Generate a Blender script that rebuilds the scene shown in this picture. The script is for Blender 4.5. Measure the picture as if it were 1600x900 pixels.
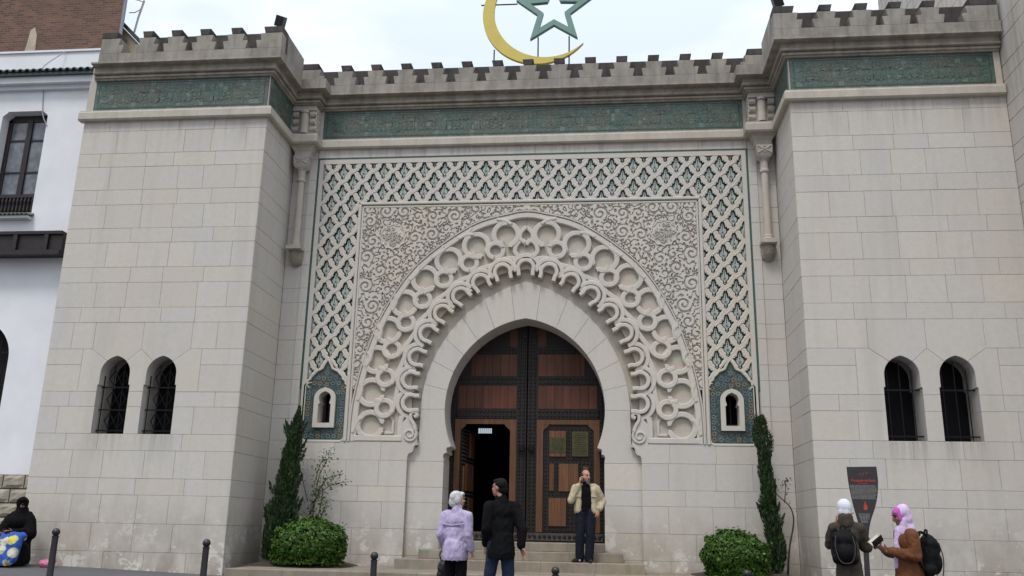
import bpy, bmesh, math, random
import numpy as np
from mathutils import Vector, Matrix, noise as mnoise

for o in list(bpy.data.objects): bpy.data.objects.remove(o)
scene = bpy.context.scene
COL = scene.collection
PI = math.pi
R = math.radians

# ------------------------------------------------------------------ camera
CAM = (1.7246, -18.8993, 1.10)
yaw, pitch, roll = R(6.11259), R(15.17071), R(1.14213)
fw = Vector((-math.sin(yaw)*math.cos(pitch), math.cos(yaw)*math.cos(pitch), math.sin(pitch)))
ri = Vector((math.cos(yaw), math.sin(yaw), 0)); up = ri.cross(fw)
rr = math.cos(roll)*ri + math.sin(roll)*up; uu = -math.sin(roll)*ri + math.cos(roll)*up
cd = bpy.data.cameras.new('camera'); cam = bpy.data.objects.new('camera', cd); COL.objects.link(cam)
cd.sensor_width = 36; cd.lens = 1391.996/1600*36; cd.clip_end = 2000; cd.clip_start = .1
cam.matrix_world = Matrix(((rr.x, uu.x, -fw.x, CAM[0]), (rr.y, uu.y, -fw.y, CAM[1]), (rr.z, uu.z, -fw.z, CAM[2]), (0, 0, 0, 1)))
scene.camera = cam

# ------------------------------------------------------------------ sky, sun, exposure
SUN_EL, SUN_AZ = R(60), R(200)      # azimuth clockwise from +Y: behind the viewer, a little to the left
w = bpy.data.worlds.new('World'); scene.world = w; w.use_nodes = True
nt = w.node_tree; N = nt.nodes; L = nt.links
for n in list(N): N.remove(n)
wo = N.new('ShaderNodeOutputWorld'); bg = N.new('ShaderNodeBackground'); bg.inputs[1].default_value = .1
sky = N.new('ShaderNodeTexSky'); sky.sky_type = 'NISHITA'; sky.sun_disc = False
sky.sun_elevation = SUN_EL; sky.sun_rotation = SUN_AZ
tc = N.new('ShaderNodeTexCoord')
sep = N.new('ShaderNodeSeparateXYZ'); L.new(tc.outputs['Generated'], sep.inputs[0])
# overcast layer: brighter towards the zenith all round, broken by soft cloud
el = N.new('ShaderNodeMath'); el.operation = 'MAXIMUM'; L.new(sep.outputs[2], el.inputs[0]); el.inputs[1].default_value = 0
grad = N.new('ShaderNodeMath'); grad.operation = 'MULTIPLY_ADD'; L.new(el.outputs[0], grad.inputs[0])
grad.inputs[1].default_value = 10.4; grad.inputs[2].default_value = 5.3
mp = N.new('ShaderNodeMapping'); mp.inputs['Scale'].default_value = (1.6, 1.6, 4.2); L.new(tc.outputs['Generated'], mp.inputs[0])
cn = N.new('ShaderNodeTexNoise'); cn.inputs['Scale'].default_value = 1.9; cn.inputs['Detail'].default_value = 5; cn.inputs['Roughness'].default_value = .52
L.new(mp.outputs[0], cn.inputs[0])
cr = N.new('ShaderNodeValToRGB'); cr.color_ramp.elements[0].position = .40; cr.color_ramp.elements[1].position = .64
cr.color_ramp.elements[0].color = (.70, .785, .925, 1); cr.color_ramp.elements[1].color = (1, 1, 1, 1)
L.new(cn.outputs[0], cr.inputs[0])
cm = N.new('ShaderNodeVectorMath'); cm.operation = 'SCALE'; L.new(cr.outputs[0], cm.inputs[0]); L.new(grad.outputs[0], cm.inputs['Scale'])
mx = N.new('ShaderNodeMix'); mx.data_type = 'RGBA'; mx.inputs[0].default_value = .9
L.new(sky.outputs[0], mx.inputs[6]); L.new(cm.outputs[0], mx.inputs[7])
L.new(mx.outputs[2], bg.inputs[0]); L.new(bg.outputs[0], wo.inputs[0])

sd = bpy.data.lights.new('sun', 'SUN'); sd.energy = 1.4; sd.angle = R(14); sd.color = (1, .965, .91)
so = bpy.data.objects.new('sun', sd); COL.objects.link(so)
sdir = Vector((math.sin(SUN_AZ)*math.cos(SUN_EL), math.cos(SUN_AZ)*math.cos(SUN_EL), math.sin(SUN_EL)))
so.rotation_euler = (-sdir).to_track_quat('-Z', 'Y').to_euler(); so.location = (-8, -30, 40)

scene.view_settings.view_transform = 'Standard'; scene.view_settings.look = 'None'
scene.view_settings.gamma = 1; scene.view_settings.use_curve_mapping = False
scene.view_settings.exposure = 0.3
scene.render.resolution_x = 1024; scene.render.resolution_y = 576
scene.render.engine = 'CYCLES'

# ------------------------------------------------------------------ mesh helper
class MB:
    def __init__(s): s.v = []; s.f = []; s.m = []
    def add(s, vs, fs, m=0):
        b = len(s.v); s.v += [tuple(p) for p in vs]
        s.f += [tuple(b+i for i in f) for f in fs]; s.m += [m]*len(fs); return s
    def box(s, x0, x1, y0, y1, z0, z1, m=0):
        return s.add([(x, y, z) for z in (z0, z1) for y in (y0, y1) for x in (x0, x1)],
              [(0, 1, 5, 4), (3, 2, 6, 7), (2, 0, 4, 6), (1, 3, 7, 5), (4, 5, 7, 6), (0, 2, 3, 1)], m)
    def prism(s, poly, yf, yb, m=0, ch=0):
        "polygon in X,Z pushed from the front yf back to yb"
        n = len(poly)
        if ch:
            cx = sum(p[0] for p in poly)/n; cz = sum(p[1] for p in poly)/n
            ins = inset(poly, ch)
            vs = [(x, yf, z) for x, z in ins]+[(x, yf+ch, z) for x, z in poly]+[(x, yb, z) for x, z in poly]; k = 3
        else:
            vs = [(x, yf, z) for x, z in poly]+[(x, yb, z) for x, z in poly]; k = 2
        fs = [tuple(range(n)), tuple(range((k-1)*n, k*n))[::-1]]
        for a in range(k-1):
            fs += [(a*n+i, a*n+(i+1) % n, (a+1)*n+(i+1) % n, (a+1)*n+i) for i in range(n)]
        return s.add(vs, fs, m)
    def ribbon(s, path, wd, yf, yb, closed=False, ch=.014, m=0, yfs=None):
        n = len(path); vs = []; fs = []
        for i in range(n):
            a = path[i-1] if (i > 0 or closed) else path[i]; b = path[(i+1) % n] if (i < n-1 or closed) else path[i]
            dx, dz = b[0]-a[0], b[1]-a[1]; l = math.hypot(dx, dz) or 1; nx, nz = -dz/l, dx/l
            h = wd/2; x, z = path[i]; y = yf if yfs is None else yfs[i]
            for d, yy in ((-h, yb), (-h, y+ch), (-h+ch, y), (h-ch, y), (h, y+ch), (h, yb)):
                vs.append((x+nx*d, yy, z+nz*d))
        for i in range(n if closed else n-1):
            j = (i+1) % n
            fs += [(i*6+k, j*6+k, j*6+k+1, i*6+k+1) for k in range(5)]
        if not closed:
            fs += [tuple(range(6)), tuple(range((n-1)*6, n*6))[::-1]]
        return s.add(vs, fs, m)
    def lathe(s, prof, c=(0, 0, 0), seg=16, m=0, a0=0, a1=2*PI, sx=1, sy=1):
        full = abs(a1-a0-2*PI) < 1e-6; k = seg if full else seg+1; n = len(prof); vs = []; fs = []
        for i in range(k):
            a = a0+(a1-a0)*i/seg
            vs += [(c[0]+r*math.cos(a)*sx, c[1]+r*math.sin(a)*sy, c[2]+z) for r, z in prof]
        for i in range(seg):
            j = (i+1) % k
            fs += [(i*n+q, j*n+q, j*n+q+1, i*n+q+1) for q in range(n-1)]
        if prof[0][0] > 1e-6 and full: fs.append(tuple(i*n for i in range(k))[::-1])
        if prof[-1][0] > 1e-6 and full: fs.append(tuple(i*n+n-1 for i in range(k)))
        return s.add(vs, fs, m)
    def tube(s, pts, r, seg=8, m=0, cap=True):
        pts = [Vector(p) for p in pts]; n = len(pts); vs = []; fs = []
        rs = r if isinstance(r, (list, tuple)) else [r]*n
        ref = None
        for i in range(n):
            t = (pts[min(i+1, n-1)]-pts[max(i-1, 0)]).normalized()
            if ref is None: ref = t.orthogonal().normalized()
            ref = (ref-t*ref.dot(t)).normalized(); b = t.cross(ref)
            for k in range(seg):
                a = 2*PI*k/seg; vs.append(pts[i]+(ref*math.cos(a)+b*math.sin(a))*rs[i])
        for i in range(n-1):
            fs += [(i*seg+k, i*seg+(k+1) % seg, (i+1)*seg+(k+1) % seg, (i+1)*seg+k) for k in range(seg)]
        if cap: fs += [tuple(range(seg))[::-1], tuple(range((n-1)*seg, n*seg))]
        return s.add(vs, fs, m)
    def sweep(s, plan, prof, m=0, caps=True):
        "profile (outward d, z) along a plan polyline, outward on the right-hand side, mitred"
        n = len(plan); k = len(prof); vs = []; fs = []
        for i in range(n):
            p = Vector(plan[i]); ns = []
            for a, b in ((i-1, i), (i, i+1)):
                if 0 <= a and b < n:
                    d = (Vector(plan[b])-Vector(plan[a])).normalized(); ns.append(Vector((d.y, -d.x)))
            if len(ns) == 1: mt = ns[0]
            else:
                mt = (ns[0]+ns[1]); mt = mt/(mt.dot(ns[0]))
            vs += [(p.x+mt.x*d, p.y+mt.y*d, z) for d, z in prof]
        for i in range(n-1):
            fs += [(i*k+q, (i+1)*k+q, (i+1)*k+(q+1) % k, i*k+(q+1) % k) for q in range(k)]
        if caps: fs += [tuple(range(k)), tuple(range((n-1)*k, n*k))[::-1]]
        return s.add(vs, fs, m)
    def mesh(s, name, mats, smooth=None):
        me = bpy.data.meshes.new(name); me.from_pydata(s.v, [], s.f)
        for mm in (mats if isinstance(mats, (list, tuple)) else [mats]): me.materials.append(mm)
        if any(s.m): me.polygons.foreach_set('material_index', s.m)
        bm = bmesh.new(); bm.from_mesh(me); bmesh.ops.recalc_face_normals(bm, faces=bm.faces); bm.to_mesh(me); bm.free()
        if smooth: smooth_by_angle(me, smooth)
        return me
    def obj(s, name, mats, parent=None, smooth=None):
        return link(name, s.mesh(name, mats, smooth), parent)

def smooth_by_angle(me, deg):
    me.polygons.foreach_set('use_smooth', [True]*len(me.polygons))
    try: me.set_sharp_from_angle(angle=R(deg))
    except Exception: pass
def link(name, me, parent=None):
    o = bpy.data.objects.new(name, me); COL.objects.link(o)
    if parent is not None: o.parent = parent
    return o
def tag(o, label, cat, group=None):
    o['label'] = label; o['category'] = cat
    if group: o['group'] = group
    return o
def thing(name, label, cat, loc=(0, 0, 0), rz=0, group=None):
    o = bpy.data.objects.new(name, None); COL.objects.link(o); o.location = loc; o.rotation_euler = (0, 0, rz); o.empty_display_size = .2
    return tag(o, label, cat, group)
def struct(o): o['kind'] = 'structure'; return o
def stuff(o): o['kind'] = 'stuff'; return o
def inset(poly, d):
    n = len(poly); A = sum(poly[i][0]*poly[(i+1) % n][1]-poly[(i+1) % n][0]*poly[i][1] for i in range(n)); sg = 1 if A > 0 else -1
    out = []
    for i in range(n):
        p = Vector(poly[i]); a = (p-Vector(poly[i-1])); b = (Vector(poly[(i+1) % n])-p)
        if a.length < 1e-9: a = b
        if b.length < 1e-9: b = a
        a.normalize(); b.normalize()
        n1 = Vector((-a.y, a.x))*sg; n2 = Vector((-b.y, b.x))*sg; m = n1+n2
        q = m.dot(n1)
        m = n1 if q < .2 else m/q
        if m.length > 2.2: m = m.normalized()*2.2
        out.append((p.x+m.x*d, p.y+m.y*d))
    return out
def catmull(pts, k=6, closed=False):
    P = [np.array(p, float) for p in pts]; n = len(P); out = []
    for i in range(n if closed else n-1):
        p0 = P[i-1] if (i > 0 or closed) else 2*P[0]-P[1]; p1 = P[i]; p2 = P[(i+1) % n]
        p3 = P[(i+2) % n] if (i+2 < n or closed) else 2*P[-1]-P[-2]
        for j in range(k):
            t = j/k
            out.append(tuple(.5*((2*p1)+(-p0+p2)*t+(2*p0-5*p1+4*p2-p3)*t*t+(-p0+3*p1-3*p2+p3)*t**3)))
    if not closed: out.append(tuple(P[-1]))
    return out
def arc(c, r, a0, a1, n): return [(c[0]+r*math.cos(a0+(a1-a0)*i/n), c[1]+r*math.sin(a0+(a1-a0)*i/n)) for i in range(n+1)]
def mir(poly): return [(-x, z) for x, z in poly][::-1]
RND = random.Random(7)

# ------------------------------------------------------------------ materials
def new_mat(name):
    m = bpy.data.materials.new(name); m.use_nodes = True; t = m.node_tree
    return m, t, t.nodes, t.links, t.nodes['Principled BSDF']
def rgba(c): return (c[0], c[1], c[2], 1)
def noise_node(N, L, scale, detail=3, rough=.55, vec=None, dist=0):
    n = N.new('ShaderNodeTexNoise'); n.inputs['Scale'].default_value = scale; n.inputs['Detail'].default_value = detail
    n.inputs['Roughness'].default_value = rough; n.inputs['Distortion'].default_value = dist
    if vec is not None: L.new(vec, n.inputs[0])
    return n.outputs[0]
def ramp(N, L, src, a, b, ca=(0, 0, 0), cb=(1, 1, 1)):
    r = N.new('ShaderNodeValToRGB'); e = r.color_ramp.elements; e[0].position = a; e[1].position = b; e[0].color = rgba(ca); e[1].color = rgba(cb)
    L.new(src, r.inputs[0]); return r.outputs[0]
def mixc(N, L, fac, a, b, mode='MIX'):
    m = N.new('ShaderNodeMix'); m.data_type = 'RGBA'; m.blend_type = mode
    for i, s in ((0, fac), (6, a), (7, b)):
        if isinstance(s, (int, float)): m.inputs[i].default_value = s
        elif isinstance(s, tuple): m.inputs[i].default_value = rgba(s)
        else: L.new(s, m.inputs[i])
    return m.outputs[2]
def mathn(N, L, op, a, b=None, c=None, clamp=False):
    m = N.new('ShaderNodeMath'); m.operation = op; m.use_clamp = clamp
    for i, s in enumerate((a, b, c)):
        if s is None: continue
        if isinstance(s, (int, float)): m.inputs[i].default_value = s
        else: L.new(s, m.inputs[i])
    return m.outputs[0]
def posn(N, L, scale=(1, 1, 1)):
    g = N.new('ShaderNodeNewGeometry'); m = N.new('ShaderNodeMapping'); m.inputs['Scale'].default_value = scale
    L.new(g.outputs['Position'], m.inputs[0]); return m.outputs[0]
def bump(N, L, bsdf, h, strength, dist=.01):
    b = N.new('ShaderNodeBump'); b.inputs['Strength'].default_value = strength; b.inputs['Distance'].default_value = dist
    L.new(h, b.inputs['Height']); L.new(b.outputs[0], bsdf.inputs['Normal'])
def stone_mat(name, base, warm=(1.06, 1.0, .90), dark=.82, vary=.10, grime=.0, grime_col=(.05, .045, .04), foot=0.0, streak=.5, runs=0, patchy=0):
    m, t, N, L, B = new_mat(name); B.inputs['Roughness'].default_value = .88
    B.inputs['Specular IOR Level'].default_value = .25
    p = posn(N, L)
    oi = N.new('ShaderNodeObjectInfo')
    c = mixc(N, L, ramp(N, L, noise_node(N, L, .55, 4, .6, p), .35, .7), base, tuple(base[i]*warm[i]*.97 for i in range(3)))
    c = mixc(N, L, mathn(N, L, 'MULTIPLY', ramp(N, L, oi.outputs['Random'], .6, 1.0), .6), c, tuple(base[i]*(1.05, 1.0, .90)[i] for i in range(3)))
    r2 = mathn(N, L, 'FRACT', mathn(N, L, 'MULTIPLY', oi.outputs['Random'], 7.31))
    v = mathn(N, L, 'MULTIPLY_ADD', r2, vary, 1-vary*.6)
    c = mixc(N, L, 1.0, c, comb(N, L, v), 'MULTIPLY')
    st = noise_node(N, L, 1.0, 5, .62, posn(N, L, (2.6, 2.6, .22)))
    c = mixc(N, L, mathn(N, L, 'MULTIPLY', ramp(N, L, st, .52, .80), streak), c, tuple(b*dark*.86 for b in base))
    fn = noise_node(N, L, 9, 6, .68, p)
    c = mixc(N, L, mathn(N, L, 'MULTIPLY', ramp(N, L, fn, .38, .72), .42), c, tuple(b*dark for b in base))
    if foot:
        g = N.new('ShaderNodeSeparateXYZ'); L.new(p, g.inputs[0])
        h = mathn(N, L, 'SUBTRACT', 1.0, mathn(N, L, 'DIVIDE', g.outputs[2], 1.7), clamp=True)
        f = mathn(N, L, 'MULTIPLY', h, ramp(N, L, noise_node(N, L, 1.7, 5, .65, posn(N, L, (1, 1, .7))), .32, .56), clamp=True)
        c = mixc(N, L, mathn(N, L, 'MULTIPLY', f, foot), c, (base[0]*.52, base[1]*.47, base[2]*.40))
        pt = ramp(N, L, noise_node(N, L, 2.6, 6, .7, p), .56, .60)
        c = mixc(N, L, mathn(N, L, 'MULTIPLY', mathn(N, L, 'MULTIPLY', pt, h), .8), c, tuple(b*1.3 for b in base))
    if runs:      # rain run-off: below the window sills and below the string course
        g = N.new('ShaderNodeSeparateXYZ'); L.new(p, g.inputs[0]); axx = mathn(N, L, 'ABSOLUTE', g.outputs[0])
        dd = mathn(N, L, 'MINIMUM', mathn(N, L, 'ABSOLUTE', mathn(N, L, 'SUBTRACT', axx, 7.235)), mathn(N, L, 'ABSOLUTE', mathn(N, L, 'SUBTRACT', axx, 8.225)))
        mx_ = ramp(N, L, dd, .30, .46, (1, 1, 1), (0, 0, 0)); zf = mathn(N, L, 'MULTIPLY', ramp(N, L, mathn(N, L, 'SUBTRACT', g.outputs[2], 2.2), .0, .6), mathn(N, L, 'LESS_THAN', g.outputs[2], 2.8))
        sn = ramp(N, L, noise_node(N, L, 1, 5, .65, posn(N, L, (13, 13, .5))), .36, .68)
        zl = mathn(N, L, 'MULTIPLY', ramp(N, L, mathn(N, L, 'SUBTRACT', g.outputs[2], 8.85), .0, .8), ramp(N, L, noise_node(N, L, 1, 5, .65, posn(N, L, (7, 7, .35))), .46, .74))
        f = mathn(N, L, 'MAXIMUM', mathn(N, L, 'MULTIPLY', mathn(N, L, 'MULTIPLY', mx_, zf), sn), zl)
        c = mixc(N, L, mathn(N, L, 'MULTIPLY', f, runs), c, (base[0]*.42, base[1]*.38, base[2]*.33))
    if patchy: c = mixc(N, L, ramp(N, L, noise_node(N, L, 1.4, 5, .7, p), .46, .60), c, tuple(b*1.22 for b in base))
    if grime:
        gn = noise_node(N, L, 2.3, 6, .66, posn(N, L, (1.4, 1.4, .8)))
        c = mixc(N, L, mathn(N, L, 'MULTIPLY', ramp(N, L, gn, .36, .66), grime), c, grime_col)
        g2 = noise_node(N, L, 1.0, 4, .6, posn(N, L, (9, 9, .8)))
        c = mixc(N, L, mathn(N, L, 'MULTIPLY', ramp(N, L, g2, .5, .75), grime*.8), c, grime_col)
    L.new(c, B.inputs['Base Color'])
    bump(N, L, B, noise_node(N, L, 26, 6, .7, p), .35, .012)
    return m
def comb(N, L, v):
    c = N.new('ShaderNodeCombineColor')
    for i in range(3): L.new(v, c.inputs[i])
    return c.outputs[0]
def plain(name, col, rough=.6, metal=0, var=.12, scale=14, bmp=.15, spec=.4, bdist=.004):
    m, t, N, L, B = new_mat(name); B.inputs['Roughness'].default_value = rough; B.inputs['Metallic'].default_value = metal
    B.inputs['Specular IOR Level'].default_value = spec
    tcn = N.new('ShaderNodeTexCoord'); n = noise_node(N, L, scale, 5, .62, tcn.outputs['Object'])
    c = mixc(N, L, ramp(N, L, n, .3, .72), tuple(max(0, x*(1-var)) for x in col), tuple(min(1, x*(1+var)) for x in col))
    L.new(c, B.inputs['Base Color'])
    if bmp: bump(N, L, B, noise_node(N, L, scale*3, 4, .6, tcn.outputs['Object']), bmp, bdist)
    return m
def cloth(name, col, rough=.85, var=.18, fold=1.0):
    m, t, N, L, B = new_mat(name); B.inputs['Roughness'].default_value = rough; B.inputs['Specular IOR Level'].default_value = .12
    tcn = N.new('ShaderNodeTexCoord'); mpn = N.new('ShaderNodeMapping'); mpn.inputs['Scale'].default_value = (1, 1, .45); L.new(tcn.outputs['Object'], mpn.inputs[0])
    n = noise_node(N, L, 11, 4, .6, mpn.outputs[0], .8)
    c = mixc(N, L, ramp(N, L, n, .3, .7), tuple(x*(1-var) for x in col), tuple(min(1, x*(1+var)) for x in col))
    L.new(c, B.inputs['Base Color'])
    h = mathn(N, L, 'ADD', n, mathn(N, L, 'MULTIPLY', noise_node(N, L, 190, 2, .5, tcn.outputs['Object']), .12))
    bump(N, L, B, h, .8*fold, .035)
    return m

STONE = stone_mat('limestone', (.565, .538, .503), warm=(1.05,1.0,.93), foot=.9, vary=.06, runs=.6)
CARVE = stone_mat('carved_limestone', (.58, .55, .51), vary=.05, streak=.3)
MORTAR = stone_mat('mortar', (.44, .415, .385), vary=0, foot=.9, patchy=1)
LEDGE = stone_mat('ledge_stone', (.53, .495, .45), streak=.8, grime=.14)
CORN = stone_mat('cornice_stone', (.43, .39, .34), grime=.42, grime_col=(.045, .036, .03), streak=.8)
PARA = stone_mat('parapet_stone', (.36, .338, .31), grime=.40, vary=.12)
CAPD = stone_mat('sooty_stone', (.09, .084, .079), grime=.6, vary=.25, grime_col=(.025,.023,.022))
STEP = stone_mat('step_stone', (.31, .275, .225), vary=.2, grime=.45, grime_col=(.12, .10, .08))
BACKG = stone_mat('carving_ground', (.49, .455, .405), vary=0, streak=.4)
IRON = plain('wrought_iron', (.012, .012, .014), .5, .6)
DARK = plain('dark_interior', (.006, .006, .007), .9, bmp=0)
BLACKP = plain('black_paint', (.016, .016, .018), .38, 0, spec=.5)
# ------------------------------------------------------------------ ground
def gz(x, y): return -.01-(.03 if x < 0 else .012)*x+.01*(y+1.8)
def ground_material(name, c1, c2, scale, rough=.9, bmp=.4):
    m, t, N, L, B = new_mat(name); B.inputs['Roughness'].default_value = rough
    p = posn(N, L); a = noise_node(N, L, scale, 6, .7, p); b = noise_node(N, L, .5, 4, .6, p)
    c = mixc(N, L, ramp(N, L, a, .3, .7), c1, c2); c = mixc(N, L, mathn(N, L, 'MULTIPLY', ramp(N, L, b, .4, .7), .5), c, tuple(x*.7 for x in c1))
    L.new(c, B.inputs['Base Color']); bump(N, L, B, noise_node(N, L, scale*2, 4, .7, p), bmp, .01); return m
PAVE = ground_material('pavement_asphalt', (.085, .085, .09), (.13, .13, .135), 60)
ROAD = ground_material('road_asphalt', (.04, .04, .043), (.07, .07, .073), 70)
GROUND = ground_material('far_ground', (.09, .085, .08), (.12, .115, .11), 3)
def sheet(name, x0, x1, y0, y1, dz, mat, nx=8, ny=4):
    b = MB(); vs = [(x0+(x1-x0)*i/nx, y0+(y1-y0)*j/ny) for j in range(ny+1) for i in range(nx+1)]
    b.add([(x, y, gz(x, y)+dz) for x, y in vs], [(j*(nx+1)+i, j*(nx+1)+i+1, (j+1)*(nx+1)+i+1, (j+1)*(nx+1)+i) for j in range(ny) for i in range(nx)])
    return struct(b.obj(name, mat))
sheet('ground', -600, 600, -600, 600, -.35-6e-3, GROUND, 2, 2)
sheet('pavement', -45, 45, -10.2, 4, 0, PAVE)
sheet('road', -45, 45, -17.4, -10.34, -.13, ROAD)
sheet('pavement', -45, 45, -24, -17.54, 0, PAVE)
KERBM = stone_mat('kerb_granite', (.30, .29, .28), vary=.2)
for yk in (-10.27, -17.47):
    kp = None
    kb = MB()
    for x0, x1 in ((-45, 0), (0, 45)):
        kb.add([(x, y, gz(x, y)+dz) for x in (x0, x1) for y in (yk-.066, yk+.066) for dz in (-.16, .004)],
               [(0, 1, 3, 2), (4, 6, 7, 5), (0, 4, 5, 1), (2, 3, 7, 6), (1, 5, 7, 3), (0, 2, 6, 4)])
    struct(kb.obj('kerb', KERBM))

# ------------------------------------------------------------------ the gatehouse
MOSQ = thing('mosque_gatehouse', 'pale limestone mosque gatehouse with two square towers, carved horseshoe portal and green tile friezes', 'building')
TX0, TX1, TY = 5.54, 9.75, -1.8
CZ = [.54, 1.07, 1.61, 1.93, 2.47, 2.80, 3.345, 3.65, 4.20, 4.53, 5.09, 5.41, 5.95, 6.285, 6.83, 7.155, 7.69, 8.035, 8.57, 8.89, 9.42, 9.72]
STONES = []   # (area, MB mesh data, parent)
def stone(poly, f, par, back=.07, jitter=.004, gap=.0023):
    "f maps (x, z, depth) to a point; depth 0 is the wall face, positive goes inwards"
    n = len(poly); A = abs(sum(poly[i][0]*poly[(i+1) % n][1]-poly[(i+1) % n][0]*poly[i][1] for i in range(n)))/2
    j = RND.uniform(-jitter, 0)
    p1 = inset(poly, gap); p0 = inset(poly, gap+.0035)
    vs = [f(x, z, j) for x, z in p0]+[f(x, z, j+.0035) for x, z in p1]+[f(x, z, back) for x, z in p1]
    fs = [tuple(range(n))]+[(k*n+i, k*n+(i+1) % n, (k+1)*n+(i+1) % n, (k+1)*n+i) for k in (0, 1) for i in range(n)]
    STONES.append((A, vs, fs, par))
def splits(x0, x1, avg, rng, off=0):
    n = max(1, round((x1-x0)/avg)); st = (x1-x0)/n
    xs = [x0]+[x0+st*(i+off)+rng.uniform(-.16, .16)*st for i in range(1, n)]+[x1]
    xs = [x for x in xs if x0 <= x <= x1]; return sorted(xs)
def lay(x0, x1, z0, z1, f, par, avg=.72, rng=RND, off=0, back=.07):
    xs = splits(x0, x1, avg*(1.0 if z1-z0 > .4 else 1.08), rng, off)
    for a, b in zip(xs, xs[1:]):
        if b-a > .05: stone([(a, z0), (b, z0), (b, z1), (a, z1)], f, par, back)

def win_arch(c, h=.315, z0=3.79, zs=4.03, zt=4.387, n=9):
    cc = .10; r = h+cc
    a1 = math.acos(cc/r); k = (zt-zs)/(r*math.sin(a1))
    rt = [(c-cc+r*math.cos(a1*i/n), zs+k*r*math.sin(a1*i/n)) for i in range(n+1)]
    return [(c+h, z0)]+rt, [(c-h, z0)]+[(2*c-x, z) for x, z in rt]     # right half going up, left half going up
WC = (7.235, 8.225); WH = .343

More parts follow.
